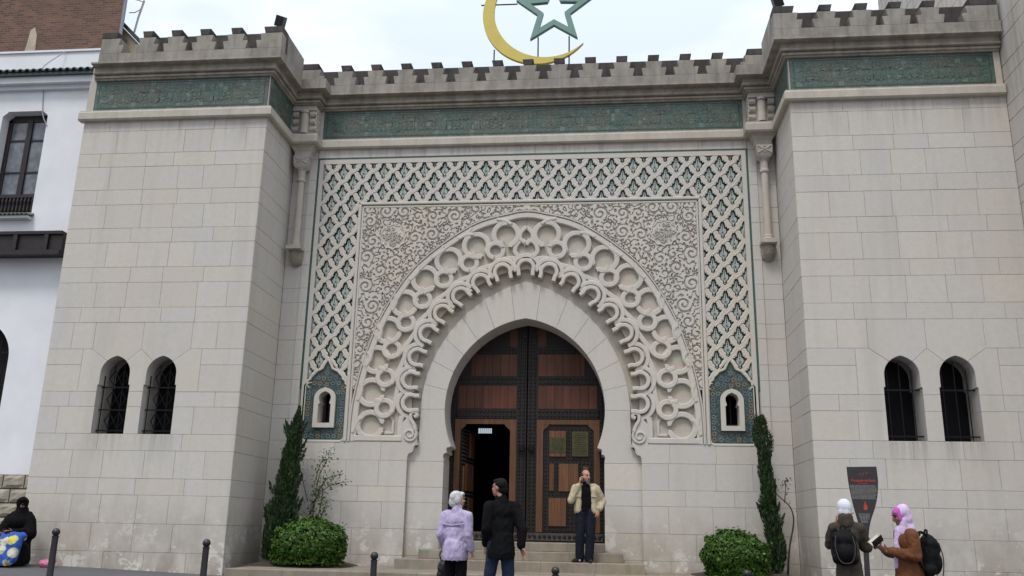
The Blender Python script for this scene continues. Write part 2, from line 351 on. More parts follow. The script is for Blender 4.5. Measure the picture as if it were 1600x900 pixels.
def tower(sg):
    nm = 'tower_wall'
    c = MB(); core = lambda x0, x1, y0, y1, z0, z1: c.box(min(sg*x0, sg*x1), max(sg*x0, sg*x1), y0, y1, z0, z1)
    core(TX0+.012, TX1-.012, TY+.013, 1.2, -.6, 2.80); core(TX0+.012, TX1-.012, TY+.013, 1.2, 5.09, 11.0)
    core(TX0+.012, TX1-.012, -1.15, 1.2, 2.80, 5.09)
    xs = (TX0+.012, WC[0]-WH, WC[0]+WH, WC[1]-WH, WC[1]+WH, TX1-.012)
    for a, b in ((0, 1), (2, 3), (4, 5)): core(xs[a]+(.006 if a else 0), xs[b]-(.006 if b < 5 else 0), TY+.02, -1.15, 2.80, 4.4)
    core(TX0+.012, TX1-.012, -1.44, -1.15, 4.4, 5.09); core(TX0+.012, WC[0]-.4, TY+.02, -1.44, 4.4, 5.09); core(WC[1]+.4, TX1-.012, TY+.02, -1.44, 4.4, 5.09)
    par = c.obj(nm, MORTAR, MOSQ)
    f = lambda x, z, d: (sg*x, TY+d, z)
    rng = random.Random(11 if sg > 0 else 23)
    for i, (z0, z1) in enumerate(zip([-.45]+CZ, CZ)):
        off = .5*(i % 2)-.25
        if z0 >= 2.79 and z1 <= 5.10:
            continue
        if i == 0 or i == 1: lay(TX0, TX1, z0, z1, f, par, .78, rng, off)
        else: lay(TX0, TX1, z0, z1, f, par, .76, rng, off)
    B = .34
    # around the two windows
    for (z0, z1), off in (((2.80, 3.345), .2), ((3.345, 3.65), -.2)):
        lay(TX0, WC[0]-WH, z0, z1, f, par, .68, rng, off, B); lay(WC[0]+WH, WC[1]-WH, z0, z1, f, par, .6, rng, 0, B); lay(WC[1]+WH, TX1, z0, z1, f, par, .62, rng, off, B)
    r1, l1 = win_arch(WC[0]); r2, l2 = win_arch(WC[1]); K = 6; mid = sum(WC)/2
    xl, xr = WC[0]-.56, WC[1]+.56
    lay(TX0, xl-.25, 3.65, 4.20, f, par, .6, rng, 0, B); lay(TX0, xl-.25, 4.20, 4.53, f, par, .8, rng, 0, B)
    lay(xr+.2, TX1, 3.65, 4.20, f, par, .6, rng, 0, B); lay(xr+.2, TX1, 4.20, 4.53, f, par, .8, rng, 0, B)
    # below the impost the opening is a little wider than the arch above it
    lo = lambda c, s: [(c+s*WH, 3.65), (c+s*WH, 3.79)]
    stone([(xl-.25, 3.65)]+lo(WC[0], -1)+l1[:K+1]+[(xl, 4.53), (xl-.25, 4.53)], f, par, B)
    stone(lo(WC[0], 1)[::1][:1]+[(WC[1]-WH, 3.65), (WC[1]-WH, 3.79)]+l2[:K+1]+[(mid, 4.53)]+r1[:K+1][::-1]+[(WC[0]+WH, 3.79)], f, par, B)
    stone([(WC[1]+WH, 3.65), (xr+.2, 3.65), (xr+.2, 4.53), (xr, 4.53)]+r2[:K+1][::-1]+[(WC[1]+WH, 3.79)], f, par, B)
    for (xa, xb, lh, rh) in ((xl, mid, l1, r1), (mid, xr, l2, r2)):
        stone([(xa, 4.53)]+lh[K:]+rh[K:-1][::-1]+[(xb, 4.53), (xb, 5.09), (xa, 5.09)], f, par, B)
    lay(TX0, xl, 4.53, 5.09, f, par, .7, rng, .1, B); lay(xr, TX1, 4.53, 5.09, f, par, .6, rng, .1, B)
    # inner flank, seen obliquely
    g = lambda y, z, d: (sg*(TX0+d), y, z)
    for i, (z0, z1) in enumerate(zip([-.45]+CZ, CZ)):
        lay(TY+.004, 0, z0, z1, g, par, .95, rng, .3*(i % 2)-.15)
    # windows: recess, iron grille, glazing
    for k, cx in enumerate(WC):
        r_, l_ = win_arch(cx)
        w_ = MB(); w_.prism([(sg*x, z) for x, z in ([(cx-WH, 2.8), (cx+WH, 2.8), (cx+WH, 3.79)]+r_+l_[::-1][1:]+[(cx-WH, 3.79)])], -1.19, -1.17)
        win = w_.obj('window', plain('window_glass_dark', (.012, .012, .014), .25, 0, spec=.5) if k < 0 else GLASSD, par)
        s_ = MB(); s_.box(sg*cx-WH-.02, sg*cx+WH+.02, TY+.03, -1.2, 2.765, 2.80); s_.obj('sill', LEDGE, win)
        gm = MB(); yb = -1.62
        if sg > 0:
            for q in (-.22, -.0, .22): gm.tube([(sg*cx+q, yb, 2.83), (sg*cx+q, yb, 4.30 if q == 0 else 4.16)], .011, 6)
            for z in (2.90, 3.76): gm.box(sg*cx-WH, sg*cx+WH, yb-.02, yb-.012, z-.014, z+.014)
        else:
            for q in (-.30, -.1, .1, .30): gm.tube([(sg*cx+q, yb, 2.82), (sg*cx+q, yb, 4.22 if abs(q) < .2 else 4.0)], .011, 6)
            for z in (2.88, 3.3, 3.76): gm.box(sg*cx-WH, sg*cx+WH, yb-.02, yb-.012, z-.013, z+.013)
            for z in (3.08, 3.52, 3.95):
                for q in (-.1, .1): gm.ribbon([(sg*cx+q, z-.17), (sg*cx+q+.1, z), (sg*cx+q, z+.17), (sg*cx+q-.1, z)], .018, yb-.012, yb+.012, True, .004)
        gm.obj('grille', IRON, win)
    return par
GLASSD = plain('window_glass', (.006, .006, .007), .5, 0, bmp=0, spec=.1)
TL = tower(-1); TR = tower(1)

# central wall core: blocks either side of the doorway and above it
c = MB()
for sg in (-1, 1):
    X = lambda a, b: (min(sg*a, sg*b), max(sg*a, sg*b))
    c.box(*X(1.74, 4.18), .30, 1.2, -.6, 5.7); c.box(*X(4.54, 5.53), .30, 1.2, -.6, 5.7)
    c.box(*X(4.18, 4.54), .30, 1.2, -.6, 3.22); c.box(*X(4.18, 4.54), .30, 1.2, 4.0, 5.7); c.box(*X(4.18, 4.54), .75, 1.2, 3.22, 4.0)
    c.box(*X(2.48, 5.53), .013, .30, -.6, 2.86); c.box(*X(4.93, 5.53), .013, .30, 2.86, 9.72)
c.box(-5.53, 5.53, .30, 1.2, 5.7, 11.0); c.box(-4.93, 4.93, .013, .30, 9.31, 9.72); c.box(-5.53, 5.53, .013, .30, 9.72, 11.0)
PORTAL = c.obj('portal_wall', MORTAR, MOSQ)
rngc = random.Random(5)
for sg in (-1, 1):
    f = lambda x, z, d, sg=sg: (sg*x, d, z)
    for i, (z0, z1) in enumerate(((.30, .54), (.54, 1.07), (1.07, 1.61), (1.61, 1.93), (1.93, 2.47))):
        lay(2.47, 5.535, z0, z1, f, PORTAL, .78, rngc, .5*(i % 2)-.2)
    lay(3.05, 5.535, 2.47, 2.87, f, PORTAL, .8, rngc, .2)
    co = [(2.255, 2.87), (2.255, 2.80), (2.31, 2.79), (2.335, 2.75), (2.345, 2.69), (2.38, 2.64), (2.44, 2.62), (2.465, 2.57), (2.47, 2.47)]
    stone(co[::-1]+[(2.255, 2.87), (3.05, 2.87), (3.05, 2.47)], f, PORTAL, .29)
    # corner strips beside the colonnettes
    for (z0, z1) in zip([2.87]+CZ[6:], CZ[6:]):
        lay(5.13, 5.535, z0, z1, f, PORTAL, 2, rngc); lay(4.945, 5.128, z0, z1, lambda x, z, d, sg=sg: (sg*x, d-.03, z), PORTAL, 2, rngc, 0, .1)
lay(-4.94, 4.94, 9.45, 9.72, lambda x, z, d: (x, d-.012, z), PORTAL, 1.2, rngc)
# margins round the ornament, with the thin green glazed line
mg = MB()
for sg in (-1, 1): mg.prism([(sg*4.80, 2.87), (sg*4.90, 2.87), (sg*4.90, 9.415), (sg*4.80, 9.30)], -.012, .29)
mg.prism([(-4.80, 9.30), (-4.90, 9.415), (4.90, 9.415), (4.80, 9.30)], -.012, .29)
mg.obj('panel_margin', CARVE, PORTAL)
GREENL = plain('green_glaze', (.02, .075, .06), .3, 0, var=.4, spec=.5)
for a, b, z0, z1 in ((-4.935, -4.90, 4.0, 9.45), (4.90, 4.935, 4.0, 9.45), (-4.90, 4.90, 9.415, 9.45)):
    q = MB(); q.box(a, b, -.016, .1, z0, z1); q.obj('green_line', GREENL, PORTAL)

# voussoirs and jambs of the horseshoe doorway
VY, VB = .12, .86
def vin(phi):      # inner and outer edge along a ray from (0, 3.58)
    return ray_arc(phi, .291, 2.011, 3.60)
def vout(phi): return ray_arc(phi, .78, 3.037, 3.50)
def ray_arc(phi, cc, r, zc):
    "two-centred arch: right half has its centre at x=-cc"
    sx = 1 if math.cos(phi) >= 0 else -1; dx, dz = abs(math.cos(phi)), math.sin(phi)
    ox, oz = cc, 3.58-zc
    b = dx*ox+dz*oz; q = ox*ox+oz*oz-r*r; t = -b+math.sqrt(b*b-q)
    return (sx*dx*t, 3.58+dz*t)
fv = lambda x, z, d: (x, VY+d, z)
NV = 13
for i in range(NV):
    p0, p1 = PI*i/NV, PI*(i+1)/NV; k = 8
    ph = [p0+(p1-p0)*j/k for j in range(k+1)]
    if p0 < PI/2 < p1: ph = sorted(ph+[PI/2])
    stone([vin(a) for a in ph]+[vout(a) for a in ph[::-1]], fv, PORTAL, VB-VY)
for sg in (-1, 1):
    f = lambda x, z, d, sg=sg: (sg*x, VY+d, z)
    inn = []
    for j in range(9):
        z = 3.58-(3.58-2.80)*j/8; inn.append((math.sqrt(2.011**2-(z-3.60)**2)-.291, z))
    cusp = [(1.575, 2.775), (1.635, 2.765), (1.655, 2.72), (1.64, 2.68), (1.65, 2.65), (1.70, 2.635), (1.72, 2.58), (1.705, 2.53), (1.70, 2.47)]
    m_ = [p for p in inn if p[1] > 3.05]
    z_ = 3.05; xj = math.sqrt(2.011**2-(z_-3.60)**2)-.291
    stone(inn+cusp+[(2.48, 2.47), (2.48, 2.63), (2.27, 2.80), (2.255, 3.5), (2.257, 3.58)], f, PORTAL, VB-VY)
    for z0, z1 in ((.33, .54), (.54, 1.07), (1.07, 1.61), (1.61, 1.93), (1.93, 2.47)):
        stone([(1.70, z0), (2.48, z0), (2.48, z1), (1.70, z1)], f, PORTAL, VB-VY)

# turn the list into objects: the 300 largest singly, the remainder as one part
STONES.sort(key=lambda s: -s[0])
rest = {}
for i, (A, vs, fs, par) in enumerate(STONES):
    if i < 298:
        b = MB(); b.add(vs, fs); b.obj('stone', STONE, par)
    else:
        rest.setdefault(par.name, (MB(), par))[0].add(vs, fs)
for b, par in rest.values(): stuff(b.obj('small_stones', STONE, par))
print('stones', len(STONES))
# ------------------------------------------------------------------ ledge, cornice, parapet, merlons, friezes
CX0, CX1, CY = 4.97, 5.54, -.36
PLAN = [(-9.84, TY), (-TX0, TY), (-TX0, CY), (-CX0, CY), (-CX0, 0), (CX0, 0), (CX0, CY), (TX0, CY), (TX0, TY), (9.72, TY)]
b = MB(); b.sweep(PLAN, [(-.05, 9.66), (.09, 9.66), (.12, 9.69), (.12, 9.84), (.09, 9.87), (.09, 9.895), (-.05, 9.895)]); b.obj('string_course', LEDGE, MOSQ)
PLAN[0] = (-9.62, TY)
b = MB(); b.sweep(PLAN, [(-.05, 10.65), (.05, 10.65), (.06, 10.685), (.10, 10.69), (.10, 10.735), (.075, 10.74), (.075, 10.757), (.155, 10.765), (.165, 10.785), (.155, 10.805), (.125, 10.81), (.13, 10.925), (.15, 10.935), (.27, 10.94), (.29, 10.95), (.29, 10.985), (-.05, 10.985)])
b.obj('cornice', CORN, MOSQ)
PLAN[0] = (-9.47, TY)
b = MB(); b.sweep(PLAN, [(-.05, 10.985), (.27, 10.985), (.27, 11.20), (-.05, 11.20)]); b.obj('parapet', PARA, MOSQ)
# back of the parapet, behind the merlons
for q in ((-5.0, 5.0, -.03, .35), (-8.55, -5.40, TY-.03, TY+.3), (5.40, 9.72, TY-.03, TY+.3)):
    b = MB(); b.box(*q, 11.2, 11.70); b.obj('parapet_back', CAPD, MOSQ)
for sg in (-1, 1):
    b = MB(); b.prism([(sg*(TX0-.27), 11.2), (sg*(TX0+.12), 11.2), (sg*(TX0+.12), 11.71), (sg*(TX0-.27), 11.71)], TY-.02, CY-.28); b.obj('parapet_return', PARA, MOSQ)
HALF = [(.245, 11.20), (.285, 11.40), (.165, 11.405), (.20, 11.565), (.09, 11.57), (.128, 11.725)]
def merlon_mesh(left=True, right=True, wl=.3, wr=.3):
    m = MB(); dn = HALF[:5]
    body = ([(-x, z) for x, z in dn[::-1]] if left else [(-wl, 11.57), (-wl, 11.2)])+(dn if right else [(wr, 11.2), (wr, 11.57)])
    xl = -.09 if left else -wl; xr = .09 if right else wr
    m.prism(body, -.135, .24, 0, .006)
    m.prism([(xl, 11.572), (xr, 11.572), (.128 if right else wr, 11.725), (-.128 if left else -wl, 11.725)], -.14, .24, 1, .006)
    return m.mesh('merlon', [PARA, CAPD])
MM = merlon_mesh()
def put(me, x, y): o = link('merlon', me, MOSQ); o.location = (x, y, 0); return o
sp = 8.716/12
for i in range(13): put(MM, -4.358+sp*i, -.135)
for x in (-8.385, -7.72, -7.05, -6.33): put(MM, x, TY-.135); put(MM, -x, TY-.135)
ml, mr = merlon_mesh(True, False, .3, .30), merlon_mesh(False, True, .30, .3)
put(ml, -5.57, TY-.135); put(mr, 5.57, TY-.135); put(merlon_mesh(False, True, .25, .3), -9.21, TY-.135)
put(merlon_mesh(True, False, .3, .42), 9.28, TY-.135)
put(mr, -5.12, -.135-.12); put(ml, 5.12, -.135-.12)

# tile friezes with raised inscription
def tile_mat():
    m, t, N, L, B = new_mat('green_frieze_tile'); B.inputs['Roughness'].default_value = .42
    g = N.new('ShaderNodeNewGeometry'); s = N.new('ShaderNodeSeparateXYZ'); L.new(g.outputs['Position'], s.inputs[0])
    xy = mathn(N, L, 'ADD', s.outputs[0], s.outputs[1]); cb = N.new('ShaderNodeCombineXYZ'); L.new(xy, cb.inputs[0]); L.new(s.outputs[2], cb.inputs[1])
    mpn = N.new('ShaderNodeMapping'); mpn.inputs['Scale'].default_value = (9.5, 9.5, 1); L.new(cb.outputs[0], mpn.inputs[0])
    vor = N.new('ShaderNodeTexWhiteNoise'); vor.noise_dimensions = '2D'; fl = N.new('ShaderNodeVectorMath'); fl.operation = 'FLOOR'; L.new(mpn.outputs[0], fl.inputs[0]); L.new(fl.outputs[0], vor.inputs[0])
    bk = N.new('ShaderNodeTexBrick'); bk.offset = 0; bk.inputs['Scale'].default_value = 1; bk.inputs['Brick Width'].default_value = 1; bk.inputs['Row Height'].default_value = 1
    bk.inputs['Mortar Size'].default_value = .035; L.new(mpn.outputs[0], bk.inputs[0])
    c = mixc(N, L, vor.outputs['Value'], (.030, .082, .070), (.060, .128, .110))
    n1 = noise_node(N, L, 1.3, 5, .65, cb.outputs[0])
    c = mixc(N, L, mathn(N, L, 'MULTIPLY', ramp(N, L, n1, .40, .62), .72), c, (.105, .095, .072))
    n2 = noise_node(N, L, 16, 5, .7, cb.outputs[0])
    c = mixc(N, L, mathn(N, L, 'MULTIPLY', ramp(N, L, n2, .45, .62), .55), c, (.045, .065, .05))
    n3 = noise_node(N, L, 24, 3, .6, cb.outputs[0])
    c = mixc(N, L, mathn(N, L, 'MULTIPLY', ramp(N, L, n3, .54, .66), .6), c, (.24, .20, .14))
    n4 = ramp(N, L, mathn(N, L, 'FRACT', mathn(N, L, 'MULTIPLY', vor.outputs['Value'], 13.7)), .92, .95)
    c = mixc(N, L, mathn(N, L, 'MULTIPLY', n4, .5), c, (.17, .22, .19))
    c = mixc(N, L, mathn(N, L, 'MULTIPLY', bk.outputs['Fac'], .5), c, (.09, .10, .08))
    L.new(c, B.inputs['Base Color']); bump(N, L, B, mathn(N, L, 'SUBTRACT', n2, bk.outputs['Fac']), .5, .01); return m
TILE = tile_mat()
def worn_glaze():
    m, t, N, L, B = new_mat('inscription_glaze'); B.inputs['Roughness'].default_value = .45; p = posn(N, L)
    c = mixc(N, L, ramp(N, L, noise_node(N, L, 2.2, 5, .7, p), .40, .62), (.035, .10, .082), (.13, .115, .08)); c = mixc(N, L, mathn(N, L, 'MULTIPLY', ramp(N, L, noise_node(N, L, 22, 4, .7, p), .45, .6), .6), c, (.03, .055, .045))
    L.new(c, B.inputs['Base Color']); return m
SCR = worn_glaze()
SCR2 = plain('inscription_border', (.03, .075, .062), .4, 0, var=.5, scale=9, spec=.4)
def frieze(x0, x1, f, seed):
    b = MB(); vs = [f(x, z, -.006) for x, z in ((x0, 9.905), (x1, 9.905), (x1, 10.66), (x0, 10.66))]+[f(x, z, .03) for x, z in ((x0, 9.905), (x1, 9.905), (x1, 10.66), (x0, 10.66))]
    b.add(vs, [(0, 1, 2, 3), (0, 1, 5, 4), (1, 2, 6, 5), (2, 3, 7, 6), (3, 0, 4, 7)]); o = b.obj('tile_frieze', TILE, MOSQ)
    # script-like strokes: tall stems, bowls and loops on two levels, inside a border line
    r = random.Random(seed); s = MB(); q = MB()
    def stroke(pts, wd, mb=s):
        t = MB(); t.ribbon(pts, wd, 0, .012, False, .004)
        mb.add([f(x, z, -.0105+y) for x, y, z in t.v], t.f)
    for z in (9.985, 10.585): stroke([(x0+.08, z), (x1-.08, z)], .022, q)
    for x in (x0+.08, x1-.08): stroke([(x, 9.985), (x, 10.585)], .022, q)
    x = x0+.16
    while x < x1-.3:
        wdt = r.uniform(.10, .22); k = r.random(); zb = 10.07+r.uniform(0, .06)
        if k < .38:
            h = r.uniform(.28, .40); stroke([(x+.03, zb), (x+.028, zb+h*.5), (x+.04, zb+h)], .024)
            if r.random() < .6: stroke(arc((x+.1, zb+.05), .06, PI, 2*PI, 6)+[(x+.17, zb+.16)], .022)
        elif k < .72:
            rr_ = r.uniform(.06, .10); stroke(arc((x+rr_, zb+rr_), rr_, PI*.9, PI*2.2, 8), .024)
            stroke([(x+rr_*.6, zb+rr_*3), (x+rr_*1.2, zb+rr_*3.4), (x+rr_*2, zb+rr_*3.1)], .02)
        else:
            stroke(arc((x+.07, zb+.17), .055, 0, 2*PI*.95, 9), .022); stroke([(x, zb+.06), (x+.1, zb+.04), (x+.2, zb+.07)], .024)
        if r.random() < .6: stroke(arc((x+wdt*.5, 10.43+r.uniform(-.03, .06)), r.uniform(.04, .07), r.uniform(0, 3), r.uniform(4, 6.2), 7), .019)
        if r.random() < .35: stroke([(x, 10.33), (x+.08, 10.36), (x+.17, 10.34), (x+.25, 10.39)], .02)
        x += wdt*.62
    stuff(s.obj('inscription', SCR, o)); stuff(q.obj('border_lines', SCR2, o))
frieze(-4.88, 4.88, lambda x, z, d: (x, d, z), 1)
frieze(-9.58, -5.58, lambda x, z, d: (x, TY+d, z), 2)
frieze(5.58, 9.60, lambda x, z, d: (x, TY+d, z), 3)
frieze(TY+.04, CY-.02, lambda y, z, d: (-TX0-d, y, z), 4)
frieze(TY+.04, CY-.02, lambda y, z, d: (TX0+d, y, z), 5)
# stone margins beside the friezes
for x0, x1, y0 in ((-9.75, -9.585, TY), (9.605, 9.73, TY), (-4.965, -4.885, 0), (4.885, 4.965, 0)):
    b = MB(); b.box(x0, x1, y0-.012, y0+.1, 9.896, 10.652); b.obj('frieze_margin', LEDGE, MOSQ)

# corner consoles and colonnettes
def corner(sg):
    X = lambda a, b_: (min(sg*a, sg*b_), max(sg*a, sg*b_))
    xc = (CX0+CX1)/2
    b = MB(); b.box(*X(CX0, CX1-.004), CY+.1, .02, 9.896, 10.652); b.box(*X(CX0, CX1-.004), CY, CY+.1, 10.53, 10.70)
    cons = b.obj('console', LEDGE, MOSQ)
    for a0, a1 in ((CX0+.005, CX0+.15), (CX1-.155, CX1-.01)):
        for z in (10.10, 10.28, 10.46):
            r = MB(); pr = [(CY+.12, z-.085), (CY+.03, z-.075), (CY-.0, z-.03), (CY-.0, z+.03), (CY+.045, z+.05), (CY+.05, z+.075), (CY+.12, z+.08)]
            x0, x1 = X(a0, a1)
            r.add([(x, y+.012*(10.46-z)/.18*2, zz) for x in (x0, x1) for y, zz in pr], [tuple(range(7)), tuple(range(7, 14))[::-1]]+[(i, (i+1) % 7, 7+(i+1) % 7, 7+i) for i in range(7)])
            r.obj('roll', LEDGE, cons)
    r = MB(); r.lathe([(.105, 9.966), (.10, 10.2), (.105, 10.5)], (sg*xc, CY+.09, 0), 12, 0, -PI, 0); r.lathe([(.12, 10.48), (.12, 10.53), (.07, 10.58), (.05, 10.62), (.0, 10.66)], (sg*xc, CY+.08, 0), 10, 0, -PI, 0)
    r.obj('shaft', LEDGE, cons)
    # little carved cheek towards the portal
    r = MB(); r_ = random.Random(3)
    for k in range(5):
        for j in range(2):
            y = -.28+.16*j; z = 10.08+.12*k
            t = MB(); t.ribbon(arc((y, z), .05, 0, 2*PI, 8), .022, 0, .02, False, .004)
            r.add([(sg*(CX0-.012+yy), x, zz) for x, yy, zz in t.v], t.f)
    r.obj('carved_cheek', CARVE, cons)
    # abacus under the string course
    ab = MB(); ab.sweep([(sg*5.0, 0), (sg*5.0, -.33), (sg*5.5, -.33), (sg*5.5, 0)][::sg], [(-.25, 9.40), (-.07, 9.40), (-.06, 9.52), (0.0, 9.62), (.03, 9.62), (.03, 9.72), (-.25, 9.72)])
    ab.obj('abacus', LEDGE, MOSQ)
    cx, cy = sg*5.262, -.16
    col = MB(); col.lathe([(.082, 7.34), (.079, 8.0), (.076, 8.82)], (cx, cy, 0), 18); col = col.obj('colonnette', LEDGE, MOSQ, 40)
    k = MB()
    k.lathe([(.098, 8.80), (.105, 8.83), (.098, 8.86), (.088, 8.87), (.088, 9.06), (.115, 9.09), (.115, 9.11)], (cx, cy, 0), 16)
    k.add([(cx+x*s_, cy+y*s_, z) for z, s_ in ((9.11, .115), (9.18, .165), (9.40, .175)) for x, y in ((-1, -1), (1, -1), (1, 1), (-1, 1))],
          [(0, 3, 2, 1), (8, 9, 10, 11)]+[(a*4+i, a*4+(i+1) % 4, a*4+4+(i+1) % 4, a*4+4+i) for a in (0, 1) for i in range(4)])
    for q in (-1, 1):
        t = MB(); t.ribbon([(cx-.15, 9.29-.085*q), (cx-.06, 9.29-.03*q), (cx, 9.29), (cx+.06, 9.29+.03*q), (cx+.15, 9.29+.085*q)], .03, cy-.19, cy-.165, False, .006); k.add(t.v, t.f)
    t = MB(); t.ribbon([(cx, 9.37), (cx+.08, 9.29), (cx, 9.21), (cx-.08, 9.29)], .022, cy-.186, cy-.165, True, .005); k.add(t.v, t.f)
    k.obj('capital', LEDGE, col, 35)
    k = MB(); k.lathe([(.11, 7.22), (.118, 7.25), (.10, 7.28), (.10, 7.30), (.105, 7.32), (.085, 7.345)], (cx, cy, 0), 16); k.obj('base', LEDGE, col, 40)
    k = MB(); k.box(cx-.17, cx+.17, -.33, 0, 7.14, 7.22); br = k.obj('corbel', LEDGE, col)
    k = MB(); n = 28
    ring = lambda r_, z: [(cx+(r_*(1+.07*(i % 2)))*math.cos(-PI*i/n), -.02+(r_*(1+.07*(i % 2)))*1.3*math.sin(-PI*i/n), z) for i in range(n+1)]
    rs = [ring(.145, 7.14), ring(.155, 7.03), ring(.145, 6.93), ring(.11, 6.85), ring(.05, 6.79)]
    k.add(sum(rs, []), [(a*(n+1)+i, a*(n+1)+i+1, (a+1)*(n+1)+i+1, (a+1)*(n+1)+i) for a in range(4) for i in range(n)]+[tuple(4*(n+1)+i for i in range(n+1))])
    k.obj('shell', CORN, br)
for sg in (-1, 1): corner(sg)
# ------------------------------------------------------------------ sebka lattice with tile flowers
PX, PZ = 8.65/18, .2625
HOLE = [(0, .235), (.026, .20), (.044, .15), (.05, .10), (.078, .098), (.08, .07), (.118, .062), (.108, .03), (.082, .012), (.07, -.03), (.046, -.055), (.034, -.065), (.034, -.115), (0, -.15)]
HOLE = [(x*1.24, z*1.12) for x, z in HOLE]
HOLE = HOLE+[(-x, z) for x, z in HOLE[-2:0:-1]]
def flower_mesh():
    m = MB(); y = .048
    m.prism(HOLE, y, y+.01, 0)
    inn = inset(HOLE, .028)
    m.add([(x, y-.003, z) for x, z in inn], [tuple(range(len(inn)))], 1)
    for z, r in ((.155, .011), (.115, .014), (.075, .014)):
        m.add([(r*math.cos(PI*k/3), y-.006, z+r*1.2*math.sin(PI*k/3)) for k in range(6)], [tuple(range(6))], 0)
    for k in range(8):
        a = PI*k/4+.39; m.add([(.047*math.cos(a+d), y-.006, .0+.047*math.sin(a+d)) for d in (-.2, .2)]+[(.026*math.cos(a), y-.006, .026*math.sin(a))], [(0, 1, 2)], 3)
    m.add([(.024*math.cos(PI*k/4), y-.008, .024*math.sin(PI*k/4)) for k in range(8)], [tuple(range(8))], 2)
    for sx in (-1, 1): m.add([(sx*.075, y-.006, .045), (sx*.09, y-.006, .055), (sx*.088, y-.006, .035)], [(0, 1, 2)], 0)
    m.add([(-.014, y-.006, -.085), (.014, y-.006, -.085), (0, y-.006, -.118)], [(0, 1, 2)], 0)
    return m
FM = [plain('tile_black_green', (.008, .024, .02), .35, 0, var=.4, spec=.4), plain('tile_white', (.47, .52, .48), .35, 0, var=.12, spec=.4),
      plain('tile_red', (.22, .07, .04), .4, 0, var=.3), plain('tile_green', (.03, .11, .085), .35, 0, var=.3)]
fl_mb = flower_mesh(); FLOWER = fl_mb.mesh('flower_tile', FM)
cell = MB()
nh = len(HOLE)
def rhomb(x, z):
    "boundary point of the cell in the direction of a hole point"
    z = z-.042; k = 1/(abs(x)/(PX/2)+abs(z)/PZ); return (x*k, z*k+.042)
Y0 = -.004
outer = [rhomb(x, z) for x, z in HOLE]
edge = inset(HOLE, -.006)
midr = [((a[0]*.5+b[0]*.5), (a[1]*.5+b[1]*.5)) for a, b in zip(outer, HOLE)]
cell.add([(x, Y0, z) for x, z in outer]+[(x, Y0-.004, z) for x, z in midr]+[(x, Y0+.002, z) for x, z in edge]+[(x, Y0+.008, z) for x, z in HOLE]+[(x, .06, z) for x, z in HOLE],
         [(a*nh+i, a*nh+(i+1) % nh, (a+1)*nh+(i+1) % nh, (a+1)*nh+i) for a in range(4) for i in range(nh)])
cell.m = [0]*(3*nh)+[1]*nh
# the corner points of the cell are not all on rays: fill the left/right tips
tips = [(PX/2, .042), (-PX/2, .042)]
for sx, sz in ((1, .042), (-1, .042)):
    near = sorted([p for p in outer if p[0]*sx > .1], key=lambda p: p[1])
    for a_, b_ in zip(near, near[1:]):
        if a_[1] < .042 < b_[1]: cell.add([(a_[0], Y0, a_[1]), (sx*PX/2, Y0, .042), (b_[0], Y0, b_[1])], [(0, 1, 2)])
# the band that passes over: a raised lip from the point of one hole to the flank of the next
lip = catmull([(-.012, .232), (.035, .288), (.085, .318), (.128, .322)], 4)
t = MB(); t.ribbon(lip, .022, -.017, .0, False, .005); cell.add(t.v, t.f)
def inside_niche(x, z):
    ax = abs(x)
    return 4.0 < ax < 4.75 and z < 4.45
# clip by region: top strip and two side strips
def clipped(bm, x0, x1, z0, z1):
    for co, no in (((x0, 0, 0), (-1, 0, 0)), ((x1, 0, 0), (1, 0, 0)), ((0, 0, z0), (0, 0, -1)), ((0, 0, z1), (0, 0, 1))):
        bmesh.ops.bisect_plane(bm, geom=bm.verts[:]+bm.edges[:]+bm.faces[:], plane_co=co, plane_no=no, clear_outer=True)
REG = [(-4.80, 4.80, 8.33, 9.30), (-4.80, -3.89, 4.02, 8.33), (3.89, 4.80, 4.02, 8.33)]
cells = []
for k in range(-1, 21):
    z = 9.065-PZ*k; x0 = -4.325 if k % 2 == 0 else -4.325-PX/2
    for n in range(-1, 21): cells.append((x0+PX*n, z))
LAT = None; nfl = 0
lat_me = []
for ri_, (x0, x1, z0, z1) in enumerate(REG):
    mb = MB()
    for cx, cz in cells:
        if cx < x0-.26 or cx > x1+.26 or cz < z0-.34 or cz > z1+.2 or inside_niche(cx, cz): continue
        n0 = len(mb.m); mb.add([(cx+x, y, cz+z) for x, y, z in cell.v], cell.f); mb.m[n0:] = cell.m
    me = mb.mesh('lattice', [CARVE, FM[3]]); bm = bmesh.new(); bm.from_mesh(me); clipped(bm, x0, x1, z0, z1); bm.to_mesh(me); bm.free()
    lat_me.append(link('interlace_panel', me, MOSQ))
for cx, cz in cells:
    if inside_niche(cx, cz): continue
    for ri_, (x0, x1, z0, z1) in enumerate(REG):
        if cx < x0-.115 or cx > x1+.115 or cz < z0-.225 or cz > z1+.14: continue
        if ri_ > 0 and cz+.228 < z0+.02: continue
        if x0+.115 <= cx <= x1-.115 and z0+.142 <= cz <= z1-.228: me = FLOWER
        else:
            me = fl_mb.mesh('flower_tile_cut', FM); bm = bmesh.new(); bm.from_mesh(me)
            clipped(bm, x0-cx, x1-cx, z0-cz, z1-cz); bm.to_mesh(me); bm.free()
            if len(me.polygons) < 3: continue
        o = link('flower_tile', me, lat_me[ri_]); o.location = (cx, 0, cz); nfl += 1
print('flowers', nfl)
bk = MB()
for x0, x1, z0, z1 in REG: bk.box(x0, x1, .062, .29, z0, z1)
for sg in (-1, 1): bk.box(min(sg*3.89, sg*4.80), max(sg*3.89, sg*4.80), .045, .11, 2.87, 3.2); bk.box(min(sg*3.89, sg*4.18), max(sg*3.89, sg*4.18), .045, .11, 3.2, 4.02); bk.box(min(sg*4.54, sg*4.80), max(sg*4.54, sg*4.80), .045, .11, 3.2, 4.02)
